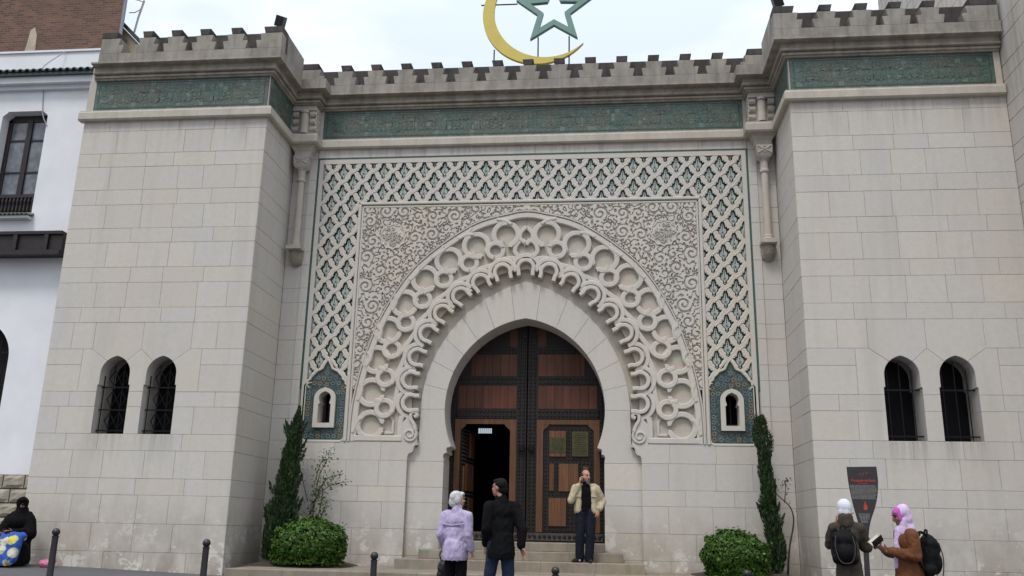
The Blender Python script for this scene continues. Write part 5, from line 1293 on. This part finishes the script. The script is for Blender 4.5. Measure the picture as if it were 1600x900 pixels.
def blob(name, prims, mat, par, vox=.014, sm=4, fold=0, ff=7, cut=None, seed=0):
    m = prim_mesh(prims); me = bpy.data.meshes.new('tmp'); me.from_pydata(m.v, [], m.f)
    bm = bmesh.new(); bm.from_mesh(me); bmesh.ops.remove_doubles(bm, verts=bm.verts, dist=1e-5); bmesh.ops.recalc_face_normals(bm, faces=bm.faces); bm.to_mesh(me); bm.free()
    o = bpy.data.objects.new('tmp', me); COL.objects.link(o)
    r_ = o.modifiers.new('r', 'REMESH'); r_.mode = 'VOXEL'; r_.voxel_size = vox
    s_ = o.modifiers.new('s', 'SMOOTH'); s_.factor = .5; s_.iterations = sm
    dg = bpy.context.evaluated_depsgraph_get(); res = bpy.data.meshes.new_from_object(o.evaluated_get(dg)); bpy.data.objects.remove(o)
    if fold:
        n = len(res.vertices); co_ = np.empty(n*3); res.vertices.foreach_get('co', co_); co_ = co_.reshape(-1, 3); no = np.empty(n*3); res.vertices.foreach_get('normal', no); no = no.reshape(-1, 3)
        d_ = np.array([mnoise.noise(Vector((v[0]*ff+seed, v[1]*ff, v[2]*ff*.5)))+.6*(1-abs(mnoise.noise(Vector((v[0]*ff*1.7, v[1]*ff*1.7+seed, v[2]*ff*1.1+v[0]*5))))*2.5) for v in co_])
        res.vertices.foreach_set('co', (co_+no*(d_*fold)[:, None]).ravel())
    if cut is not None:      # drop what a cutting test rejects (open hems)
        bm = bmesh.new(); bm.from_mesh(res); dead = [v for v in bm.verts if cut(v.co)]; bmesh.ops.delete(bm, geom=dead, context='VERTS'); bm.to_mesh(res); bm.free()
    res.materials.clear(); res.materials.append(mat); res.polygons.foreach_set('use_smooth', [True]*len(res.polygons)); res.update()
    return link(name, res, par)
def C(a, ra, b_, rb): return ('c', a, ra, b_, rb)
def E_(c_, rad, rot=(0, 0, 0)): return ('e', c_, rad, rot)
def rotz(p, a): return (p[0]*math.cos(a)-p[1]*math.sin(a), p[0]*math.sin(a)+p[1]*math.cos(a), p[2])
def head_prims(c_, turn, nod=0):
    "c_ = middle of the head, facing -Y before the turn"
    T = Matrix.Translation(c_) @ Matrix.Rotation(turn, 4, 'Z') @ Matrix.Rotation(nod, 4, 'X'); f = lambda x, y, z: tuple(T @ Vector((x, y, z)))
    rot = (nod, 0, turn)
    return [E_(f(0, .012, .025), (.076, .096, .095), rot), E_(f(0, -.03, -.035), (.062, .066, .085), rot), E_(f(0, -.062, -.085), (.034, .03, .028), rot),
            C(f(0, -.094, .012), .010, f(0, -.112, -.022), .015), E_(f(.078, .012, -.008), (.010, .022, .032), rot), E_(f(-.078, .012, -.008), (.010, .022, .032), rot),
            E_(f(0, -.082, .034), (.048, .016, .012), rot), E_(f(0, -.09, -.052), (.026, .012, .012), rot), E_(f(.036, -.068, -.02), (.022, .02, .02), rot), E_(f(-.036, -.068, -.02), (.022, .02, .02), rot),
            C(f(0, .02, -.06), .055, (c_[0]*.6, c_[1]*.6+.015, c_[2]-.21), .058)], f
def face_parts(f, par, brow, lip=True):
    for s in (-1, 1):
        b = MB(); cc_ = f(s*.032, -.083, .012); b.lathe([(.0115*math.sin(PI*i/6), -.0115*math.cos(PI*i/6)) for i in range(7)], cc_, 8); b.obj('eye', EYEW, par, 60)
        b = MB(); b.tube([f(s*.016, -.099, .033), f(s*.034, -.097, .040), f(s*.052, -.084, .034)], .0045, 5); b.obj('eyebrow', brow, par)
    b = MB(); b.tube([f(-.024, -.098, -.056), f(-.008, -.105, -.053), f(.008, -.105, -.053), f(.024, -.098, -.056)], .006, 6); b.obj('lips', LIP, par, 60)
def hand(w, d, side, curl=.35, thumb=1, sc=1.0):
    "prims for a hand: wrist w, pointing along d, side = direction across the palm (towards the thumb), curling towards n"
    w, d, s = Vector(w), Vector(d).normalized(), Vector(side); s = (s-d*s.dot(d)).normalized(); n = d.cross(s)
    pr = []
    for k in (-1.3, -.4, .5, 1.3): pr.append(C(w+s*(.012*k)*sc, .014*sc, w+d*.085*sc+s*(.021*k)*sc, .0125*sc))
    for k, ln in ((1.35, .068), (.5, .078), (-.4, .072), (-1.25, .055)):
        p0 = w+d*.085*sc+s*(.021*k)*sc; d1 = (d*math.cos(curl)+n*math.sin(curl)); p1 = p0+d1*ln*.5*sc; d2 = d*math.cos(curl*2.4)+n*math.sin(curl*2.4); p2 = p1+d2*ln*.5*sc
        pr += [C(p0, .0098*sc, p1, .009*sc), C(p1, .009*sc, p2, .0078*sc)]
    t0 = w+d*.025*sc+s*.026*sc; t1 = t0+(d*.6+s*.75+n*.25).normalized()*.042*sc; t2 = t1+(d*.9+s*.25+n*.35).normalized()*.034*sc
    pr += [C(t0, .013*sc, t1, .0105*sc), C(t1, .0105*sc, t2, .0088*sc)]
    return pr
def skin(name, c_):
    m, t, N, L, B = new_mat(name); B.inputs['Roughness'].default_value = .55; B.inputs['Base Color'].default_value = rgba(c_)
    tcn = N.new('ShaderNodeTexCoord'); n = noise_node(N, L, 30, 4, .6, tcn.outputs['Object']); L.new(mixc(N, L, ramp(N, L, n, .3, .7), tuple(x*.9 for x in c_), tuple(x*1.08 for x in c_)), B.inputs['Base Color']); return m
SK1 = skin('skin_fair', (.50, .29, .21)); SK2 = skin('skin_tan', (.34, .18, .12)); SK3 = skin('skin_ruddy', (.46, .24, .17)); SK4 = skin('skin_brown', (.20, .10, .065))
EYEW = plain('eye_dark', (.03, .02, .016), .3, 0, bmp=0); LIP = plain('lips', (.28, .10, .09), .5, 0, bmp=0)
HAIRW = plain('white_hair', (.62, .61, .60), .6, 0, var=.25, scale=30, bmp=.9, bdist=.02); HAIRB = plain('black_hair', (.006, .005, .005), .6, 0, spec=.15, var=.4, scale=40, bmp=.8, bdist=.01); HAIRG = plain('grey_hair', (.05, .042, .038), .6, 0, var=.4, scale=40, bmp=.8, bdist=.01); BEARD = plain('grey_beard', (.16, .145, .135), .7, 0, var=.4, scale=50, bmp=.9, bdist=.01)
LAV = cloth('lavender_nylon', (.45, .39, .56), .5); BLK = cloth('black_cloth', (.005, .005, .006)); BLK2 = cloth('black_wool', (.004, .004, .005)); JEAN = cloth('blue_denim', (.022, .034, .062)); DJEAN = cloth('dark_denim', (.012, .014, .024)); BEI = cloth('beige_cotton', (.47, .405, .275)); OLIVE = cloth('olive_brown_coat', (.060, .050, .038)); LEATH = cloth('brown_leather', (.135, .052, .022), .5); SHOE = plain('black_leather', (.012, .011, .011), .35, 0)
WSC = cloth('white_scarf', (.66, .66, .74), .8, .08, .6); PSC = cloth('lilac_scarf', (.60, .46, .66), .75, .1, .7); MAG = cloth('magenta_underscarf', (.44, .10, .39), .7, .1, .5); PACK = cloth('black_nylon', (.006, .006, .007), .6)
def limbs_hidden(L_=((.09, 0, .92), (.10, -.02, .50), (.10, .02, .10)), R_=((-.09, 0, .92), (-.10, -.02, .50), (-.10, .02, .10))):
    pr = []
    for h, k, a in (L_, R_): pr += [C(h, .075, k, .046), C(k, .046, (a[0], a[1], .08), .032), C((a[0], a[1], .05), .03, (a[0], a[1]-.12, .035), .022)]
    return pr
TORSO = [E_((0, 0, 1.0), (.15, .10, .13)), E_((0, .0, 1.18), (.14, .095, .16)), E_((0, .005, 1.32), (.165, .10, .14)), C((-.15, .01, 1.41), .05, (.15, .01, 1.41), .05)]
def arms(sh, el, wr, r=(.046, .038, .026)): return [C(sh, r[0], el, r[1]), C(el, r[1], wr, r[2])]
def person(label, loc, rz, H, group=None):
    p = thing('person', label, 'person', loc, rz, group); s = H/1.76; p.scale = (s, s, s); return p
def shoe_pair(par, spots, mat=SHOE):
    for (x, y, a) in spots:
        f = lambda px, py, pz: (x+px*math.cos(a)-py*math.sin(a), y+px*math.sin(a)+py*math.cos(a), pz)
        blob('shoe', [C(f(0, .06, .045), .045, f(0, -.10, .038), .042), C(f(0, -.10, .034), .040, f(0, -.17, .03), .030), C(f(0, .05, .08), .045, f(0, .04, .10), .042)], mat, par, .011, 3)
def legs(par, name, mat, L_, R_, fold=.006, seed=0, rad=(.098, .068, .062, .066)):
    pr = []
    for h, k, a in (L_, R_): pr += [C(h, rad[0], k, rad[1]), C(k, rad[1], a, rad[2])]
    pr.append(E_(((L_[0][0]+R_[0][0])/2, .005, .97), (.165, .115, .12)))
    return blob(name, pr, mat, par, .014, 4, fold, 9, None, seed)

def lavender():
    X, Y_ = -.41, -5.8; g_ = gz(X, Y_); p = person('white haired person in lavender jacket seen from behind, carrying a dark bag', (X, Y_, g_), R(158), 1.66)
    hp, f = head_prims((0, -.01, 1.635), R(-38)); la, ra = ((.185, .01, 1.38), (.255, .05, 1.12), (.27, -.08, .92)), ((-.185, .01, 1.38), (-.235, .04, 1.11), (-.255, -.03, .86))
    # person's left is +X here (facing -Y), so after the turn it shows on the picture's left... mirrored below
    body = blob('body', hp+TORSO+limbs_hidden()+arms(*la)+arms(*ra)+hand(la[2], (.05, -.35, -.9), (-1, -.2, 0), .8)+hand(ra[2], (.05, -.1, -1), (0, -1, 0), .5), SK1, p, .010, 3)
    face_parts(f, body, HAIRW)
    blob('hair', [E_(f(0, .03, .035), (.098, .108, .098)), E_(f(0, .065, -.035), (.088, .062, .085)), E_(f(.06, .02, -.01), (.04, .07, .075)), E_(f(-.06, .02, -.01), (.04, .07, .075)), E_(f(0, -.045, .085), (.07, .05, .035))], HAIRW, p, .012, 2, .005, 24)
    blob('jacket', [E_((0, .0, 1.32), (.195, .135, .15)), E_((0, .01, 1.12), (.19, .14, .24)), E_((0, .01, .92), (.205, .15, .17)), C((-.165, .01, 1.41), .07, (.165, .01, 1.41), .07), C((0, .012, 1.44), .085, (0, .005, 1.52), .075),
         C((0, .01, .93), .19, (0, .01, .80), .20)]+arms((.20, .01, 1.39), la[1], (la[2][0], la[2][1]*.9, la[2][2]+.03), (.078, .066, .056))+arms((-.20, .01, 1.39), ra[1], (ra[2][0], ra[2][1], ra[2][2]+.05), (.078, .066, .056)), LAV, p, .014, 4, .009, 8, lambda v: abs(v.x) < .24 and v.z < .735, 3)
    b = MB(); b.ribbon([(-.19, 1.275), (-.10, 1.262), (0, 1.25), (.10, 1.262), (.19, 1.275)], .022, 0, .02, False, .004); b.v = [(x, .148-abs(x)**2*1.2-y, z) for x, y, z in b.v]; b.obj('yoke_seam', LAV, p)
    legs(p, 'trousers', BLK, ((.09, 0, .92), (.10, -.02, .50), (.10, .02, .10)), ((-.09, 0, .92), (-.10, -.02, .50), (-.10, .02, .10)), .006, 2, (.105, .08, .075, .07)); shoe_pair(p, ((.10, -.0, 0), (-.10, 0, 0)))
    # bag: its own thing
    M_ = Matrix.Rotation(R(158), 4, 'Z'); s = 1.66/1.76; hp_ = M_ @ Vector((la[2][0]*s, (la[2][1]-.05)*s, la[2][2]*s)); bx, by, bz = X+hp_.x, Y_+hp_.y, g_+hp_.z
    bag = thing('handbag', 'dark shiny handbag hanging from the hand of the white haired person', 'bag', (bx, by, bz-.42))
    blob('pouch', [E_((0, 0, .13), (.10, .075, .13)), C((-.05, 0, .05), .06, (.05, 0, .05), .06), E_((0, 0, .22), (.06, .05, .05))], SHOE, bag, .012, 3, .008, 10)
    b = MB(); b.tube(catmull([(-.05, 0, .22), (-.075, 0, .33), (-.03, 0, .395), (.03, 0, .395), (.075, 0, .33), (.05, 0, .22)], 4), .010, 6); b.obj('handle', SHOE, bag)
lavender()
def blackman():
    g_ = gz(.25, -6.2); p = person('dark haired person in long black jacket and blue jeans seen from behind before the steps', (.28, -6.2, g_), R(210), 1.845)
    hp, f = head_prims((.03, -.02, 1.64), R(30)); la, ra = ((.185, .02, 1.38), (.225, .03, 1.11), (.17, -.10, .90)), ((-.185, .02, 1.38), (-.235, .15, 1.12), (-.215, .17, .88))
    LG, RG = ((.09, 0, .92), (.10, -.11, .51), (.105, -.08, .08)), ((-.09, 0, .92), (-.10, .03, .50), (-.105, .17, .10))
    body = blob('body', hp+TORSO+limbs_hidden(LG, RG)+arms(*la)+arms(*ra)+hand(la[2], (0, -.2, -1), (0, -1, 0), .4)+hand(ra[2], (-.3, .25, -.85), (-.2, .8, 0), .35, sc=1.1), SK2, p, .010, 3); face_parts(f, body, HAIRB)
    blob('hair', [E_(f(0, .024, .045), (.083, .10, .086)), E_(f(0, .058, -.02), (.072, .056, .072)), E_(f(0, -.03, .085), (.064, .055, .033))], HAIRB, p, .011, 2, .003, 30)
    blob('jacket', [E_((0, .0, 1.32), (.18, .125, .16)), E_((0, .01, 1.1), (.178, .135, .25)), C((0, .01, .98), .165, (0, .01, .80), .185), C((-.15, .012, 1.405), .066, (.15, .012, 1.405), .066), C((.005, .015, 1.45), .078, (.012, .0, 1.515), .072)]
         + arms((.185, .02, 1.39), la[1], (la[2][0], la[2][1], la[2][2]+.02), (.074, .062, .052))+arms((-.185, .02, 1.39), ra[1], (ra[2][0], ra[2][1], ra[2][2]+.025), (.074, .066, .058)), BLK, p, .0135, 4, .012, 7, lambda v: abs(v.x) < .20 and v.z < .735, 8)
    legs(p, 'jeans', JEAN, LG, RG, .007, 4, (.10, .078, .072, .07)); shoe_pair(p, ((.105, -.10, 0), (-.105, .15, 0)))
blackman()
def phoneman():
    p = person('bearded person in beige jacket standing on the steps, phone held to the ear', (1.335, -.80, .512), R(4), 1.76)
    hp, f = head_prims((.0, -.035, 1.64), R(32), R(6)); ra, la = ((-.20, .0, 1.41), (-.30, -.07, 1.16), (-.125, -.10, 1.505)), ((.21, .0, 1.40), (.335, .06, 1.15), (.24, -.08, .97))
    body = blob('body', hp+TORSO+limbs_hidden(((-.095, 0, .93), (-.12, -.03, .50), (-.125, .03, .10)), ((.095, 0, .93), (.085, -.05, .50), (.06, .01, .10)))+arms(*ra)+arms(*la)+hand(ra[2], (.12, .03, 1), (.2, -1, 0), .9, sc=1.15)+hand(la[2], (-.3, -.25, -.9), (-.8, -.4, 0), .6), SK3, p, .0095, 3); face_parts(f, body, HAIRG)
    blob('hair', [E_(f(0, .05, .02), (.082, .075, .085)), E_(f(.068, .02, .01), (.018, .05, .045)), E_(f(-.068, .02, .01), (.018, .05, .045))], HAIRG, p, .010, 2, .003, 30)
    blob('beard', [E_(f(0, -.065, -.085), (.05, .042, .042)), E_(f(0, -.075, -.12), (.035, .03, .035)), E_(f(.05, -.03, -.055), (.018, .035, .04)), E_(f(-.05, -.03, -.055), (.018, .035, .04))], BEARD, p, .010, 2, .004, 30)
    blob('shirt', [E_((0, 0, 1.30), (.155, .115, .16)), E_((0, -.005, 1.12), (.15, .118, .2)), E_((0, 0, .98), (.155, .118, .10)), C((0, 0, 1.43), .075, (0, -.01, 1.50), .066)], BLK2, p, .013, 4, .005, 8)
    # open jacket: two fronts, back, collar and sleeves
    blob('jacket', [E_((0, .045, 1.28), (.205, .11, .19)), E_((0, .05, 1.06), (.195, .105, .16)), C((-.17, .01, 1.43), .066, (.17, .01, 1.43), .066), C((-.135, -.04, 1.36), .07, (-.145, -.05, .97), .062), C((.145, -.04, 1.36), .07, (.16, -.05, .97), .062), C((-.155, .0, 1.3), .07, (-.165, .02, .96), .065), C((.165, .0, 1.3), .07, (.175, .02, .96), .065),
         C((-.06, .02, 1.475), .035, (-.075, -.05, 1.44), .03), C((.06, .02, 1.475), .035, (.075, -.05, 1.44), .03)]+arms((-.205, .0, 1.41), ra[1], (ra[2][0]-.03, ra[2][1], ra[2][2]-.06), (.074, .068, .056))+arms((.21, .0, 1.40), la[1], (la[2][0]+.025, la[2][1]+.02, la[2][2]+.05), (.076, .07, .058)), BEI, p, .0125, 3, .008, 9, lambda v: abs(v.x) < .085+.02*(1.5-v.z) and v.y < -.02 and v.z < 1.46, 5)
    for s in (-1, 1): b = MB(); b.box(s*.15-.05, s*.15+.05, -.128, -.105, 1.235, 1.262); b.obj('pocket_flap', BEI, p)
    legs(p, 'jeans', DJEAN, ((-.095, 0, .93), (-.12, -.03, .50), (-.125, .01, .072)), ((.095, 0, .93), (.085, -.05, .50), (.06, -.02, .072)), .007, 6, (.108, .088, .082, .07)); shoe_pair(p, ((-.135, -.02, R(-48)), (.06, -.06, R(5))))
    ph = thing('mobile_phone', 'dark mobile phone held to the ear of the bearded person', 'phone', (1.335-.10, -.80-.085, .512+1.60), R(20)); b = MB(); b.box(-.008, .008, -.032, .032, -.065, .065); b.obj('case', BLACKP, ph); b = MB(); b.box(.008, .0095, -.028, .028, -.055, .055); b.obj('screen', GLASSD, ph)
phoneman()
ZIPM = plain('grey_cord', (.045, .045, .045), .6, 0)
def backpack(loc, rz, label, sc, cat='backpack', mat=PACK):
    k = thing('backpack', label, cat, loc, rz); k.scale = (sc,)*3
    blob('bag', [E_((0, .0, .22), (.155, .10, .23)), C((-.09, 0, .08), .075, (.09, 0, .08), .075), C((-.08, 0, .34), .07, (.08, 0, .34), .07), E_((0, .09, .16), (.11, .06, .12)), E_((.0, .08, .31), (.09, .05, .08))], mat, k, .013, 3, .008, 9)
    for s in (-1, 1): b = MB(); b.tube(catmull([(s*.08, -.05, .42), (s*.10, -.13, .44), (s*.12, -.20, .36), (s*.14, -.16, .18), (s*.13, -.06, .06)], 4), .016, 6); b.obj('strap', mat, k)
    b = MB(); b.tube(catmull([(-.10, .075, .36), (-.12, .12, .22), (-.08, .15, .06), (.0, .16, .02), (.08, .15, .06), (.12, .12, .22), (.10, .075, .36)], 4), .006, 5); b.obj('zip', ZIPM, k)
    b = MB(); b.tube(catmull([(-.035, -.03, .44), (-.02, -.03, .48), (.02, -.03, .48), (.035, -.03, .44)], 4), .010, 6); b.obj('handle', mat, k); return k
def whitescarf():
    X, Y_ = 4.86, -6.4; g_ = gz(X, Y_); th = R(172); p = person('person in white headscarf and long olive coat, seen from behind facing the dark sign', (X, Y_, g_), th, 1.68)
    hp, f = head_prims((0, -.03, 1.63), R(-8), R(10)); la, ra = ((.17, .0, 1.37), (.215, -.14, 1.16), (.10, -.20, 1.46)), ((-.17, .0, 1.37), (-.25, -.10, 1.14), (-.10, -.19, 1.47))
    body = blob('body', hp+TORSO+limbs_hidden()+arms(*la)+arms(*ra)+hand(la[2], (-.2, .0, 1), (-.2, 1, 0), .6)+hand(ra[2], (.1, .1, 1), (.2, 1, 0), .6), SK2, p, .010, 3); face_parts(f, body, HAIRB)
    blob('headscarf', [E_(f(0, .03, .025), (.10, .115, .115)), E_(f(0, .05, -.045), (.088, .082, .085))], WSC, p, .012, 3, .004, 14)
    blob('coat', [E_((0, .0, 1.29), (.175, .125, .17)), C((0, .01, 1.12), .15, (0, .01, .75), .18), C((0, .01, .75), .18, (0, .01, .22), .235), C((-.135, .01, 1.39), .07, (.135, .01, 1.39), .07), C((0, .03, 1.44), .10, (0, .035, 1.515), .095)]+arms((.17, .0, 1.38), la[1], (la[2][0]+.04, la[2][1], la[2][2]-.1), (.074, .072, .06))+arms((-.17, .0, 1.38), ra[1], (ra[2][0]-.05, ra[2][1], ra[2][2]-.1), (.078, .084, .07)), OLIVE, p, .015, 6, .011, 8, lambda v: v.z < .16, 9)
    shoe_pair(p, ((.09, -.02, 0), (-.09, 0, 0)))
    s = 1.68/1.76; o = Matrix.Rotation(th, 4, 'Z') @ Vector((.06*s, .19*s, .90*s)); backpack((X+o.x, Y_+o.y, g_+o.z), th, 'dark backpack with looped cords on the back of the olive brown coat', 1.0)
whitescarf()
PAPER = plain('paper', (.5, .48, .43), .8, 0)
def pinkscarf():
    X, Y_ = 5.30, -7.4; g_ = gz(X, Y_); th = R(-84); p = person('person in lilac and magenta headscarf and brown leather coat reading a small black book', (X, Y_, g_), th, 1.60)
    hp, f = head_prims((0, -.05, 1.625), R(0), R(16)); la, ra = ((.18, .0, 1.38), (.23, -.0, 1.12), (.07, -.30, 1.17)), ((-.18, .0, 1.38), (-.23, .0, 1.12), (-.06, -.30, 1.17))
    body = blob('body', hp+TORSO+limbs_hidden()+arms(*la)+arms(*ra)+hand(la[2], (-.3, -.7, .6), (0, -.6, .8), .7)+hand(ra[2], (.3, -.7, .6), (0, -.6, .8), .7), SK4, p, .010, 3); face_parts(f, body, HAIRB)
    blob('under_scarf', [E_(f(0, .005, .045), (.082, .094, .08)), E_(f(.064, -.005, -.01), (.022, .06, .085)), E_(f(-.064, -.005, -.01), (.022, .06, .085)), E_(f(0, -.055, .058), (.060, .040, .022))], MAG, p, .010, 3)
    blob('headscarf', [E_(f(0, .045, .035), (.10, .098, .112)), E_(f(0, .06, -.05), (.095, .08, .11)), C(f(.055, .0, -.05), .045, (.05, -.06, 1.42), .05), C(f(-.055, .0, -.05), .045, (-.05, -.06, 1.42), .05), C((0, -.07, 1.44), .07, (0, -.125, 1.22), .05), C((0, .03, 1.46), .10, (0, .0, 1.40), .12), C((.0, -.13, 1.22), .045, (.0, -.16, .98), .03)], PSC, p, .012, 8, .005, 14)
    blob('coat', [E_((0, .0, 1.30), (.185, .13, .16)), C((0, .01, 1.12), .155, (0, .01, .75), .19), C((0, .01, .75), .19, (0, .01, .30), .225), C((-.155, .01, 1.40), .072, (.155, .01, 1.40), .072)]+arms((.19, .0, 1.39), la[1], (la[2][0]+.02, la[2][1]+.05, la[2][2]), (.08, .076, .06))+arms((-.19, .0, 1.39), ra[1], (ra[2][0]-.02, ra[2][1]+.05, ra[2][2]), (.08, .076, .06)), LEATH, p, .014, 7, .010, 9, lambda v: v.z < .25, 11)
    blob('skirt', [C((0, .01, .5), .17, (0, .01, .12), .19)], BLK, p, .016, 2, .006, 8); shoe_pair(p, ((.08, -.03, 0), (-.08, 0, 0)))
    s = 1.60/1.76; Rm = Matrix.Rotation(th, 4, 'Z'); o = Rm @ Vector((.0, .20*s, .86*s)); k = backpack((X+o.x, Y_+o.y, g_+o.z), th, 'large plain black backpack on the back of the brown leather coat', 1.12); k.rotation_euler = (R(-10), 0, th)
    o = Rm @ Vector((.01, -.375*s, 1.265*s)); bk_ = thing('booklet', 'small open black booklet held up by the person in brown leather', 'book', (X+o.x, Y_+o.y, g_+o.z), th)
    for sd_, nm in ((1, 'front_cover'), (-1, 'back_cover')):      # the two halves open in a V round the spine
        M_ = Matrix.Rotation(R(38), 4, 'X') @ Matrix.Rotation(R(-52*sd_), 4, 'Y')
        b = MB(); b.box(0, sd_*.105, -.075, .075, -.008, -.002) if sd_ > 0 else b.box(-.105, 0, -.075, .075, -.008, -.002); b.v = [tuple(M_ @ Vector(v)) for v in b.v]; b.obj(nm, BLACKP, bk_)
        b = MB(); b.box(.004, .098, -.07, .07, -.002, .006) if sd_ > 0 else b.box(-.098, -.004, -.07, .07, -.002, .006); b.v = [tuple(M_ @ Vector(v)) for v in b.v]; b.obj('pages', PAPER, bk_)
pinkscarf()
def spotted():
    m, t, N, L, B = new_mat('spotted_cotton'); B.inputs['Roughness'].default_value = .85; tcn = N.new('ShaderNodeTexCoord')
    v = N.new('ShaderNodeTexVoronoi'); v.inputs['Scale'].default_value = 4.6; v.inputs['Randomness'].default_value = .45; L.new(tcn.outputs['Object'], v.inputs[0])
    disc = ramp(N, L, v.outputs['Distance'], .36, .39, (1, 1, 1), (0, 0, 0)); rim = ramp(N, L, v.outputs['Distance'], .43, .46, (1, 1, 1), (0, 0, 0))
    sp_ = N.new('ShaderNodeSeparateColor'); L.new(v.outputs['Color'], sp_.inputs[0])
    dc = mixc(N, L, ramp(N, L, sp_.outputs[0], .45, .5), (.55, .50, .06), (.52, .50, .38)); c = mixc(N, L, rim, (.02, .075, .33), (.40, .42, .36)); c = mixc(N, L, disc, c, dc); L.new(c, B.inputs['Base Color']); return m
def seated():
    X, Y_ = -9.42, -2.32; g_ = gz(X, Y_); p = thing('person', 'person in black robe and veil seated by the wall, spotted cloth on lap', 'person', (X, Y_, g_), R(8))
    hp, f = head_prims((0, -.03, 1.115), R(18), R(12)); la, ra = ((.17, -.02, .88), (.23, -.12, .62), (.05, -.32, .60)), ((-.17, -.02, .88), (-.24, -.12, .60), (-.06, -.36, .56))
    tor = [(k[0],)+((k[1][0], k[1][1], k[1][2]-.51),)+k[2:] if k[0] == 'e' else ('c', (k[1][0], k[1][1], k[1][2]-.51), k[2], (k[3][0], k[3][1], k[3][2]-.51), k[4]) for k in TORSO]
    lg = [C((s*.08, 0, .45), .07, (s*.09, -.36, .44), .05) for s in (-1, 1)]+[C((s*.09, -.36, .44), .045, (s*.09, -.34, .08), .035) for s in (-1, 1)]+[C((s*.09, -.34, .05), .03, (s*.09, -.44, .035), .025) for s in (-1, 1)]
    body = blob('body', hp+tor+lg+arms(*la)+arms(*ra)+hand(la[2], (-.6, -.7, .1), (0, 0, 1), .6)+hand(ra[2], (-.3, -.9, .1), (.2, 0, 1), .5), SK4, p, .010, 3); face_parts(f, body, HAIRB)
    blob('veil', [E_(f(0, .02, .03), (.108, .122, .118)), E_(f(0, .03, -.06), (.10, .10, .10)), C(f(0, -.055, -.075), .062, (0, -.09, .88), .08), C((0, .0, 1.0), .12, (0, -.02, .85), .16), E_((0, -.05, .80), (.22, .15, .16)), C((-.13, .0, .92), .08, (.13, .0, .92), .08), C((-.2, -.03, .82), .10, (-.26, -.1, .58), .12), C((.2, -.03, .82), .10, (.26, -.1, .58), .12), E_(f(0, -.03, .09), (.085, .085, .045))], BLK2, p, .013, 3, .006, 12)
    blob('robe', [E_((0, .0, .72), (.22, .16, .22)), E_((0, .0, .48), (.25, .2, .16)), C((.0, -.05, .46), .20, (.0, -.36, .44), .19), C((0, -.36, .40), .20, (0, -.34, .10), .24), C((0, .05, .40), .22, (0, .05, .12), .25), C((.1, -.15, .3), .2, (.1, -.15, .1), .22)]+arms((.18, -.02, .87), la[1], (la[2][0]+.04, la[2][1]+.04, la[2][2]), (.085, .08, .065))+arms((-.18, -.02, .87), ra[1], (ra[2][0]-.03, ra[2][1]+.05, ra[2][2]), (.085, .08, .065)), BLK2, p, .016, 4, .010, 8, lambda v: v.z < .015, 4)
    k = blob('cloth', [C((-.22, -.42, .50), .085, (.06, -.46, .50), .08), C((-.24, -.48, .42), .10, (-.30, -.55, .05), .13), C((-.08, -.50, .44), .10, (-.12, -.58, .05), .14), C((.05, -.50, .44), .09, (.02, -.58, .14), .11), C((-.34, -.40, .42), .09, (-.45, -.46, .06), .12), C((-.12, -.34, .54), .07, (.10, -.36, .53), .06)], spotted(), None, .016, 3, .026, 7, lambda v: v.z < .01, 6)
    k.name = 'spotted_cloth'; k.location = (X+.20, Y_-.02, g_); k.rotation_euler = (0, 0, R(8)); tag(k, 'blue cloth with yellow and cream discs draped over the knees of the seated person', 'cloth')
    pb = blob('plastic_bag', [E_((0, 0, .07), (.15, .10, .075)), E_((.08, .02, .13), (.07, .06, .08)), C((.10, 0, .15), .03, (.13, 0, .24), .02)], plain('pink_plastic', (.62, .17, .30), .35, 0, var=.35, scale=9, bmp=.4), None, .011, 2, .016, 13)
    pb.location = (-8.72, -2.38, gz(-8.72, -2.38)); tag(pb, 'crumpled pink plastic bag lying on the pavement beside the seated person', 'bag')
seated()
